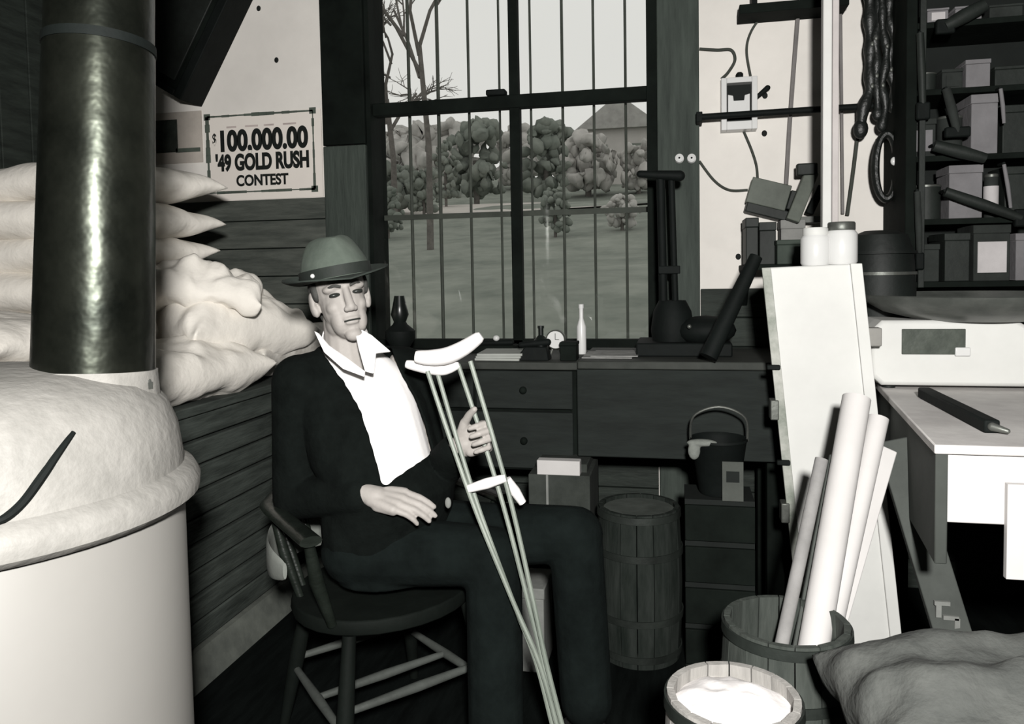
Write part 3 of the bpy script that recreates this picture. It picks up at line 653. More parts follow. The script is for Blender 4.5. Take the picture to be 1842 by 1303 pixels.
# grey angle bracket / wooden clamp leaning at right of it
lo = on(1425, 398, 1, WY - .16); hi = on(1460, 310, 1, WY - .13)
cl = thing('wooden_clamp', (lo.x, WY, lo.z), 'grey angled wooden clamp leaning on the wall beside the white post', 'clamp')
MB().bar(lo, hi, .05, .035, up=(0, 1, 0)).build('arm', tin, cl, bev=.004)
q = hi + Vector((-.012, -.01, .012)); MB().box(q.x - .045, q.x + .03, q.y - .02, q.y + .02, q.z - .025, q.z + .02).build('head', tind, cl, bev=.005)
a = on(1478, 335, 1, WY - .1); c = on(1455, 385, 1, WY - .1); MB().bar(a, c, .03, .03, up=(0, 1, 0)).build('jaw', iron, cl, bev=.004)
q = on(1450, 395, 1, WY - .12); MB().box(q.x - .05, q.x + .06, q.y, WY - .02, q.z - .012, q.z + .012).build('foot_block', paperg, cl, bev=.003)
# knife switch
x0, x1, z0, z1 = wallrect(1297, 140, 1362, 234, WY - .06); z1 = on(1330, 140, 1, WY - .06).z; z0 = on(1330, 234, 1, WY - .06).z
ks = thing('knife_switch', ((x0 + x1) / 2, WY, z0), 'white framed electric switch box on the wall crossed by black pipe', 'switch box')
fw = .021
MB().box(x0, x1, WY - .02, WY, z0, z1).build('back_plate', whitepaint, ks)
for bx_ in ((x0, x0 + fw, z0, z1), (x1 - fw, x1, z0, z1), (x0 + fw, x1 - fw, z1 - fw, z1), (x0 + fw, x1 - fw, z0, z0 + fw * 1.6)): MB().box(bx_[0], bx_[1], WY - .075, WY - .02, bx_[2], bx_[3]).build('frame_side', glassw, ks, bev=.002)
zm = (z0 + z1) / 2
MB().box(x0 + fw, x1 - fw, WY - .03, WY - .02, z0 + fw, z1 - fw).build('dark_panel', ink, ks)
MB().prism([(-.042, -.05), (.042, -.05), (.042, .035), (.022, .03), (.02, .01), (-.02, .01), (-.022, .03), (-.042, .035)], .02, Matrix.Translation(((x0 + x1) / 2, WY - .055, zm + .005))).build('porcelain_block', glassw, ks, bev=.002)
q = on(1375, 170, 1, WY - .03); MB().caps((x1, WY - .03, q.z - .01), (q.x + .012, WY - .03, q.z + .025), .008, .011).build('lever', iron, ks)
q = on(1330, 130, 1, WY - .03); MB().lathe([(.014, -.01), (.014, .012), (.008, .018)], (q.x, WY - .04, z1 + .008), 14).build('conduit_nut', iron, ks)
# pipe along the wall
a, c = on(1256, 211, 1, WY - .1), on(1560, 190, 1, WY - .1)
pp = thing('wall_pipe', (a.x, WY - .1, a.z), 'black iron pipe running level along the white wall across the switch', 'pipe')
MB().tube([(a.x, WY - .1, a.z), (c.x + .25, WY - .1, c.z)], .0125, 12).build('pipe', iron, pp)
for x in (a.x + .004, c.x + .2): MB().box(x - .012, x + .012, WY - .112, WY, a.z - .02, a.z + .02).build('pipe_clip', iron, pp, bev=.003)
# wires
def wire(pts, r, label, m=mat('wire_cloth', (.045, .05, .042), .8, var=.2), Y=WY - .012):
    P = [on(px, py, 1, Y) for px, py in pts]; o = MB().tube(smoothpath(P, 8), r, 8).build('wire', m); return tag(o, label, 'wire', 'wires on the white wall')
wire([(1258, 88), (1290, 90), (1315, 90), (1322, 108), (1310, 130), (1298, 142)], .006, 'black wire looping from the window post to the switch top')
wire([(1378, 18), (1352, 55), (1343, 90), (1350, 137)], .005, 'black wire curving down from the top shelf to the switch')
wire([(1336, 232), (1352, 270), (1361, 300), (1363, 330)], .005, 'brown wire from the switch bottom down to the tilted box')
wire([(1258, 290), (1285, 325), (1312, 342), (1345, 342)], .005, 'dark wire sagging from the white insulators to the tilted box')
wire([(1436, 18), (1428, 120), (1420, 230), (1414, 332)], .0085, 'thick grey cable hanging straight down the white wall', m=mat('grey_cable', (.17, .16, .155), .8, var=.2))
wire([(1546, 215), (1536, 300), (1524, 388)], .007, 'thin dark cord hanging right of the white post', Y=WY - .03)
wire([(1512, 20), (1514, 200), (1516, 385)], .006, 'grey cord hanging close beside the white post', m=MATS['grey_cable'], Y=WY - .03)
x = 0
for px, nm in ((1222, 'left'), (1244, 'right')):
    q = on(px, 285, 1, WY - .06); t = thing('porcelain_insulator', (q.x, WY - .035, q.z), nm + ' of two white porcelain wire knobs on the window casing', 'insulator', 'porcelain knobs')
    Mi = Matrix.Rotation(math.pi / 2, 4, 'X'); MB().lathe([(.012, 0), (.018, .004), (.018, .014), (.011, .018), (.011, .024), (.017, .028), (.017, .036), (.008, .04)], (q.x, WY - .035, q.z), 18, Mi).build('knob', glassw, t)
    MB().ell((q.x, WY - .078, q.z), (.004, .003, .004)).build('screw', iron, t)
# dark shelf edge along the top
x0, x1 = on(1330, 15, 1, WY - .14).x, on(1528, 15, 1, WY - .14).x; z0 = on(1400, 19, 1, WY - .14).z
ts = thing('top_shelf', ((x0 + x1) / 2, WY, z0), 'dark wooden shelf board high on the white wall at the top edge', 'shelf')
MB().box(x0, x1, WY - .14, WY, z0, z0 + .035).build('board', blackwood, ts, bev=.003)
for x in (x0 + .05, x1 - .06): MB().box(x, x + .02, WY - .1, WY, z0 + .035, z0 + .14).build('bracket', iron, ts)

# ------------------------------------------------------------------ right hand counter and scale
CZ = .90
cn = thing('sales_counter', (1.1, 2.3, 0), 'pale-topped sales counter under the scale at right', 'counter')
sidem = mat('counter_side_paint', (.045, .05, .045), .8, var=.25, scale=4)
B0, B1, B2, B3 = Vector((.53, 1.775, 0)), Vector((1.75, 1.775, 0)), Vector((1.75, 2.98, 0)), Vector((.66, 2.98, 0))
def lift(p, z): return Vector((p.x, p.y, z))
MB().hexa([lift(p, CZ - .02) for p in (B0, B1, B2, B3)] + [lift(p, CZ) for p in (B0, B1, B2, B3)]).build('counter_top', mat('counter_top_paint', (.62, .60, .58), .8, c2=(.42, .40, .39), scale=4), cn, bev=.003)
MB().hexa([(.545, 1.79, .73), (1.74, 1.79, .73), (1.74, 1.81, .73), (.545, 1.81, .73), (.545, 1.79, CZ - .02), (1.74, 1.79, CZ - .02), (1.74, 1.81, CZ - .02), (.545, 1.81, CZ - .02)]).build('apron', paper, cn, bev=.003)
MB().hexa([(.535, 1.785, .64), (.56, 1.785, .64), (.69, 2.97, .64), (.665, 2.97, .64), (.535, 1.785, CZ - .02), (.56, 1.785, CZ - .02), (.69, 2.97, CZ - .02), (.665, 2.97, CZ - .02)]).build('side_panel', sidem, cn, bev=.003)
q = on(1820, 912, 1, 1.785); MB().box(q.x - .012, 1.3, 1.775, 1.79, .62, q.z + .05).build('hanging_card', paper, cn)
for x, y in ((1.66, 1.84), (1.66, 2.88), (.72, 2.88)): MB().box(x, x + .06, y, y + .06, 0, CZ - .02).build('leg', blackwood, cn)
a, c = at(1632, 875, 1.99), at(1728, 1190, 1.90); d = (c - a).normalized(); a2 = a - d * .12; e = a + d * ((.0 - a.z) / d.z)
MB().bar(a2, e, .085, .03, up=(0, 1, 0)).build('slanting_leg', mat('slanting_leg_paint', (.05, .055, .05), .8, var=.2), cn, bev=.003)
q = a + d * .30; b = MB()
for dx, dz, w_, h_ in ((-.012, .02, .035, .01), (-.02, .0, .012, .03), (.008, -.015, .035, .01), (.022, -.03, .012, .03), (.0, -.05, .05, .01)): b.box(q.x + dx - w_ / 2, q.x + dx + w_ / 2, q.y - .025, q.y - .017, q.z + dz - h_ / 2, q.z + dz + h_ / 2)
b.build('painted_mark', paperg, cn)
# dark tool lying on the counter
a, c = on(1662, 706, 2, CZ + .016), on(1785, 768, 2, CZ + .016)
tl_ = thing('hand_tool', (a + c) / 2 - Vector((0, 0, .016)), 'black flat-handled tool lying on the counter below the scale', 'tool')
MB().bar(a, c, .034, .03).build('handle', iron, tl_, bev=.005); MB().caps(c, on(1812, 776, 2, CZ + .01), .010, .006).build('tip', steel, tl_)
# scale
SY0 = 2.56
x0 = on(1568, 690, 1, SY0).x; x1 = x0 + .56; zt = on(1600, 584, 1, SY0).z
sc = thing('counter_scale', ((x0 + x1) / 2, SY0 + .15, CZ), 'white counter scale with a wide dark pan at the right edge', 'scale')
poly = [(0, .03), (.03, 0), (.53, 0), (.56, .03), (.56, .10), (.40, zt - CZ), (.03, zt - CZ), (0, zt - CZ - .03)]
MB().prism(poly, .30, Matrix.Translation((x0, SY0, CZ + .012))).build('housing', glassw if False else whitepaint, sc, bev=.012)
for x in (x0 + .06, x1 - .06):
    for y in (SY0 + .05, SY0 + .25): MB().lathe([(.02, 0), (.02, .02)], (x, y, CZ), 16).build('foot', rubber, sc)
a, c = on(1622, 592, 1, SY0), on(1736, 638, 1, SY0)
MB().box(a.x, c.x, SY0 - .005, SY0 + .004, c.z, a.z).build('dial_window', mat('dial_plate', (.075, .085, .072), .4, c2=(.03, .036, .03), scale=12), sc, bev=.002)
MB().box(c.x - .03, c.x + .012, SY0 - .012, SY0 - .004, c.z - .004, c.z + .022).build('pointer_knob', glassw, sc, bev=.003)
pcx = x0 + .32
MB().lathe([(.05, 0), (.05, .012)], (pcx, SY0 + .1, zt + .0), 20).build('pan_post', steel, sc)
MB().lathe([(.05, .0), (.16, .004), (.26, .03), (.315, .062), (.33, .082), (.322, .085), (.25, .05), (.15, .03), (.001, .024)], (pcx, SY0 + .1, zt + .004), 64, sx=1.0, sy=.9).build('pan', mat('pan_metal', (.14, .147, .135), .45, metal=.3, c2=(.06, .066, .06), scale=6), sc)
q = MB().lathe([(.001, 0), (.05, 0), (.055, .012), (.02, .018), (.001, .018)], (x0 + .16, SY0 + .28, zt + .055), 24).build('scale_weight', mat('weight_metal', (.2, .2, .19), .5, var=.2)); tag(q, 'flat pale weight lying on the far side of the scale pan', 'weight')
# black canister behind pillar
x = on(1580, 470, 1, 2.88).x; zc = on(1575, 416, 1, 2.88).z
cnst = thing('black_canister', (x, 2.86, CZ), 'tall rounded black canister between the pillar and the scale', 'canister')
MB().lathe([(.105, 0), (.11, .01), (.112, (zc - CZ) * .6), (.104, (zc - CZ) * .85), (.085, (zc - CZ) * .97), (.05, zc - CZ), (.001, zc - CZ)], (x, 2.86, CZ), 40).build('body', rubber, cnst)
for f in (.70, .84): MB().lathe([(.106, (zc - CZ) * f), (.116, (zc - CZ) * f), (.114, (zc - CZ) * f + .01), (.1, (zc - CZ) * f + .01)], (x, 2.86, CZ), 40).build('band', steel if f < .8 else rubber, cnst)

# ------------------------------------------------------------------ tool shelf at the right
UX0 = on(1632, 300, 1, 2.98).x; UX1 = 1.42; UY0, UY1 = 2.98, WY - .025
su = thing('tool_shelf', (1.1, 3.15, 1.22), 'tall dark shelving crowded with hardware at the right wall', 'shelf')
MB().box(UX0 - .005, UX0 + .03, UY0, UY1, 1.20, ZC - .01).build('side_board', blackwood, su, bev=.003)
MB().box(UX1 - .03, UX1, UY0, UY1, 1.20, ZC - .01).build('side_board', blackwood, su, bev=.003)
MB().box(UX0, UX1, UY1 - .012, UY1, 1.2, ZC - .01).build('back_board', ink, su)
levels = [1.20, 1.42, 1.64, 1.87, 2.10, 2.30]
for z in levels: MB().box(UX0 + .03, UX1 - .03, UY0 + .01, UY1 - .012, z, z + .02).build('shelf_board', blackwood, su, bev=.002)
x = on(1672, 300, 1, UY0).x; MB().box(UX0 + .035, UX0 + .055, UY0 - .012, UY0, 1.2, ZC - .02).build('upright_rail', steel if False else tind, su, bev=.002)
def goods(px0, px1, py, lv, Y, dep, m, label, cat='box', labm=None):
    a, c = on(px0, py, 1, Y), on(px1, py, 1, Y); z = levels[lv] + .02; h = min(max(.05, a.z - z), (levels[lv + 1] - z - .005) if lv < 5 else .2)
    t = thing({'box': 'hardware_box', 'can': 'paint_can', 'tin': 'tin'}.get(cat, 'hardware_box'), ((a.x + c.x) / 2, Y, z), label, cat, 'goods on the dark shelving')
    if cat == 'can':
        r = (c.x - a.x) / 2; C_ = ((a.x + c.x) / 2, Y + r, z); MB().lathe([(r, 0), (r, h * .92)], C_, 24).build('body', m, t); MB().lathe([(r * 1.03, h * .9), (r * 1.03, h * .95), (r * .9, h * .97), (.001, h * .96)], C_, 24).build('lid', steel, t)
        if labm: MB().lathe([(r + .001, h * .2), (r + .002, h * .2), (r + .002, h * .7), (r + .001, h * .7)], C_, 24, cap=False).build('label', labm, t)
    else:
        MB().box(a.x, c.x, Y, Y + dep, z, z + h * .85).build('body', m, t, bev=.003); MB().box(a.x - .002, c.x + .002, Y - .002, Y + dep, z + h * .85, z + h).build('lid', m, t, bev=.002)
        if labm: MB().box(a.x + .012, c.x - .012, Y - .004, Y, z + h * .15, z + h * .7).build('label', labm, t)
greyc = mat('pale_grey_carton', (.15, .145, .15), .9, var=.15, scale=10); dim = mat('dim_carton', (.018, .021, .019), .85, var=.4, scale=8)
lab = mat('shelf_label_paper', (.42, .40, .40), .9, var=.1)
G = 3.02
goods(1640, 1690, 440, 0, G, .18, dim, 'dim brown box at the lower left of the shelving'); goods(1700, 1745, 420, 0, G, .18, tind, 'black tin box under the pale boxes on the lowest shelf')
goods(1752, 1818, 404, 0, G - .02, .16, dim, 'dim box with a white label on the lowest shelf', labm=lab); goods(1828, 1880, 420, 0, G, .16, greyc, 'grey box at the right end of the lowest shelf')
goods(1645, 1700, 330, 1, G, .18, tind, 'black box on the second shelf up at left', 'can'); goods(1708, 1768, 298, 1, G - .02, .14, greyc, 'pale grey carton on the second shelf up'); goods(1775, 1800, 310, 1, G, .15, dim, 'dim tin beside the pale grey carton', 'can', labm=lab); goods(1808, 1850, 300, 1, G, .15, tind, 'black tin at the right of the second shelf')
goods(1638, 1684, 215, 2, G, .18, dim, 'dim box with a grey label on the middle shelf', labm=greyc); goods(1692, 1738, 205, 2, G, .17, dim, 'dim round can in the middle shelf', 'can'); goods(1748, 1796, 168, 2, G - .02, .15, greyc, 'tall pale grey carton on the middle shelf'); goods(1804, 1850, 190, 2, G, .15, tind, 'black box beside the tall pale carton')
goods(1648, 1690, 130, 3, G, .18, tind, 'black can on the fourth shelf up', 'can'); goods(1695, 1732, 125, 3, G, .18, dim, 'dim box on the fourth shelf up', labm=dim); goods(1738, 1782, 108, 3, G, .15, greyc, 'grey carton on the fourth shelf up'); goods(1790, 1850, 120, 3, G, .15, tind, 'black box at the right of the fourth shelf')
goods(1668, 1706, 66, 4, G - .015, .15, greyc, 'small pale box at the left of the top visible shelf', labm=lab); goods(1718, 1766, 62, 4, G - .015, .15, greyc, 'small pale box at the right of the top visible shelf', labm=lab); goods(1780, 1840, 40, 4, G, .15, dim, 'dim box at the end of the top visible shelf')
# hanging straps and collars beside the shelving
leather = mat('black_leather', (.010, .012, .011), .45, c2=(.004, .005, .004), scale=20, bump=.3, spec=.5)
def loop(px, pyc, rx, ry, Y, r, label, name, cat, hookz, squash=.35):
    c = on(px, pyc, 1, Y); a = on(px + rx, pyc, 1, Y).x - c.x; h = c.z - on(px, pyc + ry, 1, Y).z
    t = thing(name, (c.x, WY, c.z - h), label, cat, 'harness hanging by the shelving'); n = 40
    rings = [[(c.x + (a + r * math.cos(q)) * math.cos(k), Y + r * 1.2 * math.sin(q), c.z + (h + r * math.cos(q)) * math.sin(k)) for q in [2 * math.pi * i / 10 for i in range(10)]] for k in [2 * math.pi * j / n for j in range(n + 1)]]
    MB().loft(rings, cap=False).build('loop', leather, t)
    MB().box(c.x - .006, c.x + .006, Y, WY, c.z + h - .012, c.z + h + .004).build('hook', iron, t)
    q = on(px + rx * .75, pyc - 10, 1, Y - .03); MB().ell(q, (.014, .008, .016)).build('buckle', glassw, t)
loop(1594, 300, 20, 58, 3.16, .016, 'black oval leather horse collar hanging left of the shelving', 'horse_collar', 'collar', 0)
rnd = random.Random(5)
for i, (px, py0, py1, r, l) in enumerate([(1562, -30, 232, .022, 'thickest black strap bundle hanging at the shelving edge'), (1578, -30, 205, .016, 'second black strap from the left beside the shelving'), (1590, -20, 225, .015, 'third black strap from the left beside the shelving'), (1604, -30, 190, .018, 'black strap fourth from the left beside the shelving'), (1618, -30, 215, .014, 'black strap hanging hard against the shelving side')]):
    Y = 3.18 - .012 * (i % 3); P = [on(px + rnd.uniform(-5, 5), py0 + (py1 - py0) * k / 7, 1, Y) for k in range(8)]
    t = thing('harness_strap', (P[-1].x, WY, P[-1].z), l, 'strap', 'harness hanging by the shelving')
    if i == 0: P[-1] = on(px - 14, py1, 1, Y); P[-2] = on(px - 8, py1 - 40, 1, Y)
    MB().tube(smoothpath(P, 5), [r * (1 + .18 * math.sin(k * .9 + i)) for k in range(36)], 10).build('strap', leather, t)
    MB().ell(P[-1], (r * 1.25, r * 1.1, r * 1.7)).build('strap_end', leather, t)
    for k in (3, 5): MB().ell(P[k] + Vector((0, -r * 1.05, 0)), (.007, .005, .010)).build('rivet', steel, t)
    MB().box(P[0].x - .008, P[0].x + .008, Y, WY, P[0].z - .02, P[0].z).build('peg', iron, t)

def hung(px0, py0, px1, py1, r, m, label, name, cat, head=None, Y=2.955):
    a, c = on(px0, py0, 1, Y), on(px1, py1, 1, Y); t = thing(name, (c.x, Y, c.z), label, cat, 'tools hung before the shelving')
    MB().tube([a, a * .5 + c * .5 + Vector((0, -.004, 0)), c], [r, r * 1.15, r * .9], 10).build('shaft', m, t)
    MB().tube([a + Vector((0, .0, .004)), Vector((a.x, UY0 + .02, a.z + .004))], .005, 8).build('hook', iron, t)
    if head: hx, hz = head; MB().box(c.x - hx, c.x + hx, Y - .012, Y + .012, c.z - hz, c.z + hz).build('head', iron if m is not greyc else greyc, t, bev=.006)
hung(1700, 345, 1836, 392, .017, tind, 'dark thick bar hung slanting across the lower shelves', 'pry_bar', 'tool', (.02, .03))
hung(1702, 160, 1722, 238, .014, dim, 'dim short-handled hammer hung before the middle shelf', 'hammer', 'tool', (.04, .018))
hung(1680, 262, 1772, 285, .02, tind, 'black rolled strap lying across between the middle shelves', 'rolled_strap', 'strap')
hung(1806, 296, 1818, 374, .006, greyc, 'thin pale rod hung before the second shelf', 'metal_rod', 'rod')
hung(1800, 160, 1806, 222, .006, greyc, 'thin pale rod hung before the middle shelf', 'metal_rod', 'rod')
hung(1655, 60, 1660, 200, .012, tind, 'black wrench hung near the left shelving upright', 'wrench', 'tool', (.022, .03))
hung(1770, 10, 1700, 48, .022, tind, 'black leather bundle slung across the top shelf', 'leather_bundle', 'bundle', (.03, .025))
hung(1650, 345, 1654, 470, .010, dim, 'dim chisel hung low by the left shelving upright', 'chisel', 'tool', (.014, .03))

# ------------------------------------------------------------------ burlap sacks bottom right
bs = 'burlap sacks stacked on the floor'
for i, (x, y, z, rz, dims, l) in enumerate([(.62, 1.32, .075, .1, (.62, .44, .17), 'lowest grey burlap sack of the pile beside the kegs'), (.60, 1.34, .205, -.06, (.6, .42, .17), 'second grey burlap sack up in the pile beside the kegs'),
                                            (.62, 1.32, .345, .08, (.66, .42, .19), 'grey burlap sack under the topmost one at lower right'), (.59, 1.41, .53, .12, (.66, .38, .2), 'topmost folded grey burlap sack at lower right')]):
    sack((x, y, z), (.02, .03 * (-1) ** i, rz), dims, 50 + i, l, m=burlap, group=bs, name='burlap_sack', wr=.03, ear=.08)

# ------------------------------------------------------------------ seated man
skin = mat('skin', (.30, .28, .262), .6, var=.10, scale=14, bump=.08, bscale=60)
jackm = mat('black_jacket_cloth', (.0038, .005, .0045), .95, var=.3, scale=20, bump=.2, spec=.05)
shirtm = mat('white_shirt_cloth', (.80, .78, .77), .9, var=.03, scale=8, bump=.25, bscale=14)
trousm = mat('dark_trouser_cloth', (.0048, .0068, .0064), .95, var=.35, scale=10, bump=.25, spec=.05)
hatm = mat('grey_felt', (.105, .125, .105), .95, c2=(.06, .075, .062), scale=9, bump=.15)
UP = Vector((0, 0, 1))
RS, LS = at(538, 672, 2.04), at(726, 672, 2.22); RS.z = LS.z = 1.015
lf = (LS - RS); lf.z = 0; lf.normalize(); fw = Vector((lf.y, -lf.x, 0))
mid = (RS + LS) / 2
PC = at(700, 965, 2.10); PC.z = .56
RH, LH = PC - lf * .09, PC + lf * .09
RK, LK = at(888, 1002, 1.99), at(1035, 962, 2.08)
RA, LA = at(893, 1330, 1.93), at(1060, 1330, 2.05)
RA = RK + (RA - RK) * ((RK.z - .10) / (RK.z - RA.z)); LA = LK + (LA - LK) * ((LK.z - .10) / (LK.z - LA.z))
RE, RW = at(533, 893, 2.07), at(664, 890, 1.93)
LE, LW = at(775, 868, 2.16), at(826, 803, 2.005)
NB = at(624, 632, 2.13); HC = at(613, 537, 2.10)
man = thing('person', (PC.x, PC.y, 0), 'seated person in a fedora, black jacket and open white shirt, holding crutches', 'person')
# head frame
T = Vector((-F_.x, -F_.y, 0)).normalized(); Rr = Vector((R0.x, R0.y, 0))
a_ = math.radians(24); hf = T * math.cos(a_) + Rr * math.sin(a_); hl = Rr * math.cos(a_) - T * math.sin(a_)
Q = Quaternion(T, math.radians(10)); hf = Q @ hf; hl = Q @ hl; hu = Q @ UP
HM = Matrix((hf, hl, hu)).transposed()
def hp(x, y, z): return HC + HM @ Vector((x, y, z))
body = MB()
E_ = lambda c, r: body.ell(hp(*c), r, HM, 20)
E_((-.012, 0, .035), (.096, .073, .085)); E_((.018, 0, -.015), (.070, .060, .088)); E_((.035, 0, -.066), (.050, .045, .046)); E_((.070, 0, -.099), (.021, .023, .018))
for s in (-1, 1):
    E_((.050, s * .033, -.022), (.027, .021, .022)); E_((.060, s * .034, .026), (.020, .022, .012)); E_((.0, s * .036, -.066), (.040, .018, .034)); E_((.048, s * .026, -.058), (.034, .022, .040))
    E_((-.012, s * .075, -.004), (.020, .0085, .034)); E_((-.004, s * .070, -.024), (.013, .010, .016))
E_((.070, 0, .034), (.020, .046, .011)); body.caps(hp(.082, 0, .022), hp(.104, 0, -.026), .009, .0125); E_((.100, .011, -.031), (.010, .008, .008)); E_((.100, -.011, -.031), (.010, .008, .008))
E_((.084, 0, -.056), (.012, .024, .0055)); E_((.083, 0, -.067), (.012, .020, .006)); E_((.074, 0, -.045), (.016, .028, .014))
body.caps(hp(-.025, 0, -.06), NB, .056, .058); body.caps(NB, NB * .5 + mid * .5 - UP * .03, .060, .06)
# trunk and limbs under the clothes
spine = [(PC - UP * .03, .12, .09), (PC + UP * .17, .10, .075), (mid * .75 + PC * .25, .11, .075), (mid - UP * .02, .12, .055)]
def trunk(mb, g, secs, n=28):
    rings = []
    for c, wl, wf in secs: rings.append([c + lf * (math.cos(q) * (wl + g)) + fw * (math.sin(q) * (wf + g)) for q in [2 * math.pi * i / n for i in range(n)]])
    mb.loft(rings)
trunk(body, 0, spine)
for A, B, C_, r0, r1, r2 in ((RS, RE, RW, .048, .04, .027), (LS, LE, LW, .048, .04, .027)):
    body.caps(A, B, r0, r1); body.caps(B, C_, r1 * .95, r2)
for A, B, C_ in ((RH, RK, RA), (LH, LK, LA)): body.caps(A, B, .07, .05); body.caps(B, C_, .048, .033); body.caps(C_ - UP * .0, C_ - UP * .05 + fw * .05, .033, .03)
def hand(w, d, n, s, curls, thumb, tcurl=(.25, .3), spread=.02):
    d = d.normalized(); n = (n - d * n.dot(d)).normalized(); s = (s - d * s.dot(d) - n * s.dot(n)).normalized(); nails = []
    body.caps(w - d * .03, w + d * .02, .027, .026)
    for i, (o, L_) in enumerate(((.030, .082), (.010, .086), (-.010, .083), (-.029, .076))):
        k0 = w + d * .012 + s * (o * .55); k1 = w + d * L_ + s * o; body.caps(k0, k1, .0165, .0125)
        body.caps(w + d * .03 + s * o * .8 - n * .008, k1 - n * .007, .014, .011)
        ln = (.042, .026, .020); sc_ = (.95, 1.05, 1, .82)[i]; ang = 0; p = k1; dd = d + s * ((1.5 - i) * spread)
        for j in range(3):
            ang += curls[i][j]; v_ = (dd.normalized() * math.cos(ang) - n * math.sin(ang)); e = p + v_ * ln[j] * sc_
            body.caps(p, e, (.0098, .0088, .0080)[j] * (1 if i < 3 else .9), (.0088, .0080, .0068)[j] * (1 if i < 3 else .9)); p = e
        nails.append(p)
    p = w + d * .018 + s * .022 - n * .006; v_ = (d * thumb[0] + s * thumb[1] - n * thumb[2]).normalized(); body.caps(p, p + v_ * .042, .016, .013); p = p + v_ * .042
    for j in range(2):
        v_ = (v_ + d * tcurl[0] - n * tcurl[1]).normalized(); e = p + v_ * (.032, .026)[j]; body.caps(p, e, (.0115, .0105)[j], (.0105, .0085)[j]); p = e
    return nails
# right hand lies on the thigh, left hand closes round the crutch shaft
hand(RW, at(774, 914, 1.895) - RW, UP * .9 + T * .55, lf * .9 + UP * .2, [(.12, .30, .2), (.18, .34, .25), (.22, .36, .25), (.28, .40, .3)], (.85, .5, .2), (.3, .1), spread=-.03)
hand(LW, at(880, 783, 1.975) - LW, lf * .75 - T * .5, UP, [(1.0, 1.1, .8), (1.05, 1.1, .8), (1.05, 1.15, .8), (1.1, 1.15, .8)], (.6, .6, .3), (.55, .25), spread=0)
link('body', remesh(body, .003, 7, .5), skin, man, smooth=180)
# eyes, brows, mouth, hair
eyem = mat('eye_dark', (.02, .022, .02), .3, bump=0); hairm = mat('dark_grey_hair', (.045, .045, .042), .9, var=.4, scale=40)
for s in (-1, 1):
    MB().ell(hp(.079, s * .030, .010), (.0085, .0150, .0060), HM).build('eye', eyem, man)
    MB().tube(smoothpath([hp(.087, s * .012, .029), hp(.084, s * .030, .034), hp(.066, s * .047, .028)], 4), .0040, 8).build('eyebrow', hairm, man)
MB().tube(smoothpath([hp(.089, -.021, -.0615), hp(.0965, 0, -.0605), hp(.089, .021, -.0615)], 4), .0022, 6).build('mouth_line', eyem, man)
h = MB(); h.ell(hp(-.024, 0, .035), (.092, .079, .078), HM)
for s in (-1, 1): h.ell(hp(.012, s * .068, .030), (.02, .009, .03), HM)
h.ell(hp(-.068, 0, -.03), (.032, .055, .05), HM)
link('hair', remesh(h, .004, 3), hairm, man, smooth=180)
# fedora
hat = thing('hat_tmp', hp(0, 0, .05), '', ''); bpy.data.objects.remove(hat)
def hatpt(a, r, z): return hp(-.004 + r * math.cos(a) * 1.13, r * math.sin(a) * .93, .055 + z)
rings = []; n = 48
for r, z in ((.100, .0), (.101, .016), (.095, .045), (.082, .075), (.067, .100), (.052, .114), (.038, .110), (.018, .105), (.002, .104)):
    ring = []
    for i in range(n):
        a = 2 * math.pi * i / n; zz = z; rr = r
        if z > .04:
            t = (z - .04) / .07; fr = max(0, math.cos(a)); side = abs(math.sin(a)) * fr
            rr = r * (1 - .30 * t * side * 1.6); zz = z + .018 * t * math.cos(a) * .5
            if r < .06: zz -= .016 * (1 - abs(math.sin(a)) * r / .06)
        ring.append(hatpt(a, rr, zz))
    rings.append(ring)
crown = MB().loft(rings, cap=False).build('hat', hatm, man, smooth=60, sub=1)
bo, bi = [], []
def brim(a, k):   # k 0 inner .. 1 outer
    r = .099 + .052 * k; z = -.002 + k * k * (.016 * abs(math.sin(a)) - .010 * max(0, math.cos(a)) + .024 * max(0, -math.cos(a)))
    return r, z
rings = []
for k, dz in [(j / 5, .002) for j in range(6)] + [(1, -.002)] + [(j / 5, -.002) for j in range(4, -1, -1)]:
    rings.append([hatpt(2 * math.pi * i / n, brim(2 * math.pi * i / n, k)[0], brim(2 * math.pi * i / n, k)[1] + dz) for i in range(n)])
rings.append(rings[0]); MB().loft(rings, cap=False).build('hat_brim', mat('dark_felt', (.028, .035, .03), .95, var=.3, scale=9), crown, smooth=70)
rings = [[hatpt(2 * math.pi * i / n, .1025, z) for i in range(n)] for z in (.002, .03)] ; rings = [rings[0], rings[1]]
MB().loft(rings, cap=False).build('hat_band', mat('hat_band_ribbon', (.018, .022, .019), .7), crown)
q = hatpt(math.radians(-50), .104, .014); MB().ell(q, (.006, .006, .006)).build('hat_pin', glassw, crown)
# clothes
secs = [(PC + UP * .0, .150, .125), (PC + UP * .05, .16, .13), (PC + UP * .16 + fw * .025, .16, .135), (mid * .5 + PC * .5 + fw * .03, .162, .13), (mid * .8 + PC * .2 + fw * .012, .170, .118), (mid - UP * .01, .165, .088), (mid + UP * .035 - fw * .006, .11, .07), (NB * .6 + mid * .4 + UP * .035, .07, .062)]
sh_ = MB(); trunk(sh_, -.012, secs); sh_.caps(NB * .5 + mid * .5, NB + (HC - NB) * .22, .068, .062)
me_sh = remesh(sh_, .005, 6)
jk = MB(); trunk(jk, .010, secs)
for A, q in ((RS, -1), (LS, 1)): jk.caps(A - UP * .01, mid * .45 + NB * .55 - UP * .005, .062, .05)
for A, B, C_ in ((RS, RE, RW), (LS, LE, LW)):
    jk.caps(A - UP * .012, B, .066, .056); jk.caps(B, C_ * .86 + B * .14, .056, .041)
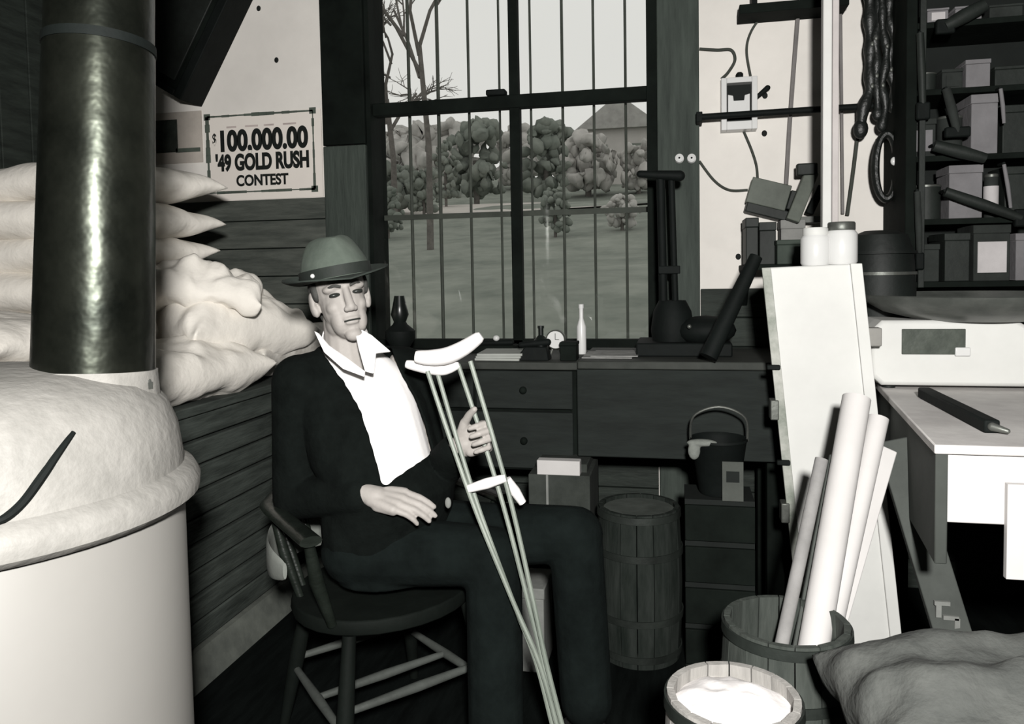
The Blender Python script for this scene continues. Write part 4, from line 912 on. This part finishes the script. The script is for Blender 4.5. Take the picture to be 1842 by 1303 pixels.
for A in (RH, LH): jk.caps(A + UP * .02, A + UP * .08, .088, .09)
me = remesh(jk, .006, 6)
def proj(p):
    q = p - CAM; d = q.dot(F_); return 921 + FPX * q.dot(R_) / d, PPY - FPX * q.dot(U_) / d
OPEN = [(556, 588), (585, 640), (622, 690), (650, 740), (668, 795), (690, 874), (730, 846), (776, 814), (762, 760), (744, 715), (718, 668), (706, 640), (690, 600), (640, 570)]
def inside(x, y, P):
    r = False; n_ = len(P)
    for i in range(n_):
        (x1, y1), (x2, y2) = P[i], P[(i + 1) % n_]
        if (y1 > y) != (y2 > y) and x < (x2 - x1) * (y - y1) / (y2 - y1) + x1: r = not r
    return r
def cut(me, P):
    bm = bmesh.new(); bm.from_mesh(me); bm.normal_update()
    bmesh.ops.delete(bm, geom=[v_ for v_ in bm.verts if v_.normal.dot(CAM - v_.co) > -.02 and inside(*proj(v_.co), P)], context='VERTS')
    bmesh.ops.delete(bm, geom=[v_ for v_ in bm.verts if not v_.link_faces], context='VERTS')
    for _ in range(4):   # relax the cut edge
        new = {}
        for v_ in [v_ for v_ in bm.verts if v_.is_boundary]:
            nb_ = [e.other_vert(v_).co for e in v_.link_edges if e.is_boundary]
            if len(nb_) == 2: new[v_] = v_.co * .4 + (nb_[0] + nb_[1]) * .3
        for v_, c_ in new.items(): v_.co = c_
    bm.to_mesh(me); bm.free()
cut(me_sh, [(560, 560), (569, 598), (590, 624), (622, 646), (655, 672), (662, 640), (650, 606), (652, 560)])
so = link('shirt', me_sh, shirtm, man, smooth=180); sm = so.modifiers.new('thickness', 'SOLIDIFY'); sm.thickness = .003; sm.offset = 1
cut(me, OPEN)
jo = link('jacket', me, jackm, man, smooth=180); sm = jo.modifiers.new('thickness', 'SOLIDIFY'); sm.thickness = .006; sm.offset = 1
for px, py in ((706, 905), (634, 955)):
    pass
tr_ = MB(); trunk(tr_, .0, [(PC - UP * .09, .145, .125), (PC, .15, .128), (PC + UP * .10, .15, .125)])
for A, B, C_, kk in ((RH, RK, RA, 1), (LH, LK, LA, 1)):
    tr_.caps(A, B, .098, .072); tr_.caps(B, C_ * .9 + B * .1, .073, .070); tr_.caps(B + UP * .002, B * .5 + A * .5, .074, .086)
link('trousers', remesh(tr_, .007, 5), trousm, man, smooth=180)
# collar wings
def wing(pts, d, name='collar'):
    P = [at(px, py, dd) for px, py, dd in pts]; n_ = (P[1] - P[0]).cross(P[2] - P[0]).normalized() * .0025
    k = len(P); MB().add([p - n_ for p in P] + [p + n_ for p in P], [tuple(range(k)), tuple(reversed(range(k, 2 * k)))] + [(i, (i + 1) % k, (i + 1) % k + k, i + k) for i in range(k)]).build(name, shirtm, so, bev=.0012)
wing([(640, 602, 2.03), (650, 594, 2.05), (668, 604, 2.06), (702, 633, 2.045), (676, 636, 2.01), (672, 672, 1.985), (657, 668, 1.985), (645, 625, 2.00)], 0)
wing([(566, 596, 2.03), (573, 600, 2.02), (592, 622, 1.99), (624, 645, 1.97), (656, 668, 1.967), (655, 678, 1.962), (618, 664, 1.958), (584, 634, 1.975)], 0)
# belt buckle and shoes
q = at(806, 905, 1.93); MB().ell(q, (.008, .006, .014)).build('button', paperg, jo)
shoem = mat('shoe_leather', (.012, .012, .012), .5)
for A, kd in ((RA, RK), (LA, LK)):
    d = (fw + Vector((.3, 0, 0))).normalized(); h = MB(); c_ = Vector((A.x, A.y, 0))
    h.caps(c_ - d * .05 + UP * .045, c_ + d * .03 + UP * .06, .04, .042); h.caps(c_ + d * .03 + UP * .045, c_ + d * .15 + UP * .035, .042, .033); h.caps(c_ - d * .02 + UP * .05, A + UP * .0, .04, .04)
    link('shoe', remesh(h, .006, 4), shoem, man, smooth=180)

# ------------------------------------------------------------------ captain's chair
chm = mat('chair_wood', (.014, .018, .0145), .3, c2=(.005, .0065, .005), scale=8, stretch=(1, 1, 3), spec=.5)
SC_ = PC - fw * .05; SZ = .43
ch = thing('wooden_armchair', (SC_.x, SC_.y, 0), 'dark round-backed wooden armchair under the seated person', 'chair')
def cp(x, y, z): return Vector((SC_.x, SC_.y, 0)) + fw * x + lf * y + UP * z    # x forward, y to sitter's left
poly = []
for i in range(28):
    a = 2 * math.pi * i / 28; poly.append((.235 * math.cos(a) * (1.0 if math.cos(a) < 0 else .95), .245 * math.sin(a) * (1 + .06 * math.cos(a))))
MB().loft([[cp(x, y, SZ - .04) for x, y in poly], [cp(x * 1.02, y * 1.02, SZ - .02) for x, y in poly], [cp(x, y, SZ - .002) for x, y in poly]]).build('seat', mat('chair_seat_wood', (.0045, .006, .005), .7, spec=.08), ch, bev=.004)
for x, y in ((.16, .17), (.16, -.17), (-.15, .15), (-.15, -.15)):
    MB().tube([cp(x, y, SZ - .04), cp(x * 1.25, y * 1.2, .2), cp(x * 1.5, y * 1.4, 0)], [.017, .022, .014], 12).build('leg', MATS['chair_seat_wood'], ch)
def lg(x, y, z): t = (SZ - .04 - z) / (SZ - .04); return cp(x * (1 + .5 * t), y * (1 + .4 * t), z)
stm = mat('worn_stretcher_wood', (.055, .06, .055), .5, var=.3, scale=8)
for a, c, z in (((.16, -.17), (-.15, -.15), .17), ((.16, .17), (-.15, .15), .17), ((.16, -.17), (.16, .17), .22), ((-.15, -.15), (-.15, .15), .20), ((.0, -.16), (0, .16), .17)):
    MB().tube([lg(*a, z), lg(a[0] * .5 + c[0] * .5, a[1] * .5 + c[1] * .5, z), lg(*c, z)], [.009, .013, .009], 10).build('stretcher', stm, ch)
RZ = .665
bow = [(.20, -.275, RZ - .005)] + [(-.05 + .245 * math.cos(a), .27 * math.sin(a), RZ + .02 * (1 - abs(math.sin(a)))) for a in [math.radians(d) for d in range(-100, -261, -16)]] + [(.20, .275, RZ - .005)]
pts = smoothpath([cp(*q) for q in bow], 4); b = MB()
rings = []
for i, p in enumerate(pts):
    t = (pts[min(i + 1, len(pts) - 1)] - pts[max(i - 1, 0)]).normalized(); s_ = t.cross(UP).normalized(); rings.append([p + s_ * (.028 * math.cos(q)) + UP * (.013 * math.sin(q)) for q in [2 * math.pi * k / 12 for k in range(12)]])
b.loft(rings).build('arm_rail', chm, ch)
crest = smoothpath([cp(-.03 + .25 * math.cos(math.radians(d)), .275 * math.sin(math.radians(d)), .80 + .02 * math.cos(math.radians(d - 180)) ) for d in range(-125, -236, -11)], 3); rings = []
for i, p in enumerate(crest):
    t = (crest[min(i + 1, len(crest) - 1)] - crest[max(i - 1, 0)]).normalized(); s_ = t.cross(UP).normalized(); rings.append([p + s_ * (.014 * math.cos(q)) + UP * (.035 * math.sin(q)) for q in [2 * math.pi * k / 12 for k in range(12)]])
MB().loft(rings).build('crest_rail', chm, ch)
for d in (-128, -152, -180, -208, -232):
    a = math.radians(d); MB().tube([cp(-.05 + .245 * math.cos(a), .27 * math.sin(a), RZ), cp(-.03 + .25 * math.cos(a), .275 * math.sin(a), .80)], .014, 10).build('back_spindle', chm, ch)
for d in (-104, -125, -150, -180, -210, -235, -256):
    a = math.radians(d); MB().tube([cp(-.01 + .21 * math.cos(a), .215 * math.sin(a), SZ - .01), cp(-.03 + .235 * math.cos(a), .25 * math.sin(a), .55), cp(-.05 + .245 * math.cos(a), .27 * math.sin(a), RZ)], [.010, .014, .010], 10).build('spindle', chm, ch)
for s in (-1, 1): MB().tube([cp(.14, s * .205, SZ - .01), cp(.16, s * .25, .55), cp(.17, s * .272, RZ)], [.012, .018, .012], 10).build('arm_post', chm, ch)
sl_ = smoothpath([cp(-.045 + .262 * math.cos(math.radians(d)), .285 * math.sin(math.radians(d)), .535) for d in range(-76, -285, -12)], 3); rings = []
for i, p in enumerate(sl_):
    t = (sl_[min(i + 1, len(sl_) - 1)] - sl_[max(i - 1, 0)]).normalized(); s_ = t.cross(UP).normalized(); hgt = .072 * math.sin(math.pi * (i + 1.5) / (len(sl_) + 2)) ** .5; rings.append([p + s_ * (.006 * math.cos(q)) + UP * (hgt * math.sin(q)) for q in [2 * math.pi * k / 12 for k in range(12)]])
o = MB().loft(rings).build('lower_back_slat', mat('pale_ply', (.17, .18, .165), .7, var=.15), ch); o['label'] = 'pale curved lower back slat'

# ------------------------------------------------------------------ crutches
crw = mat('varnished_crutch_wood', (.23, .255, .22), .5, c2=(.12, .14, .118), scale=7, stretch=(1, 1, .5), spec=.4); padm = mat('white_crutch_padding', (.66, .64, .63), .9, var=.04, bump=.2)
def crutch(L0, R0_, join, tip, padpts, g0, g1, label, padr):
    tip = at(*tip); tip = Vector((tip.x, tip.y, 0)); o = thing('crutch', tip, label, 'crutch', 'pair of crutches')
    a, b_, j = at(*L0), at(*R0_), at(*join); d = (tip - j); side = (b_ - a).normalized()
    for p, s in ((a, -1), (b_, 1)):
        q = j + side * (s * .008); m_ = p * .5 + q * .5 + side * (s * .012)
        MB().tube(smoothpath([p, p * .75 + q * .25 + side * s * .008, m_, q * .8 + p * .2 + side * s * .006, q, q + d * .5 + side * (s * -.002), tip + UP * .03 + side * (s * .004)], 4), .006, 8).build('side_rod', crw, o)
    MB().tube([tip + UP * .05, tip], [.014, .016], 12).build('rubber_tip', rubber, o)
    P = smoothpath([at(*q) for q in padpts], 5); MB().tube(P, [padr * (.55 + .6 * math.sin(math.pi * min(1, (i + 1) / (len(P)) )) ** .5) for i in range(len(P))], 14).build('underarm_pad', padm, o)
    MB().tube([at(*g0), at(*g0) * .5 + at(*g1) * .5, at(*g1)], [.010, .0135, .010], 12).build('hand_grip', padm, o)
crutch((769, 668, 1.955), (846, 650, 1.945), (977, 1195, 1.855), (1050, 1456, 1.835), [(748, 642, 1.97), (775, 644, 1.965), (805, 640, 1.96), (835, 626, 1.958), (866, 604, 1.955)], (842, 880, 1.912), (910, 860, 1.907),
       'front wooden crutch with the larger curved white underarm pad', .019)
crutch((786, 668, 1.985), (824, 656, 1.978), (970, 1190, 1.873), (1036, 1450, 1.85), [(731, 655, 1.995), (750, 659, 1.99), (775, 664, 1.985), (800, 666, 1.98), (826, 656, 1.975)], (912, 862, 1.94), (940, 905, 1.95),
       'rear wooden crutch whose white pad end shows lower left', .0125)
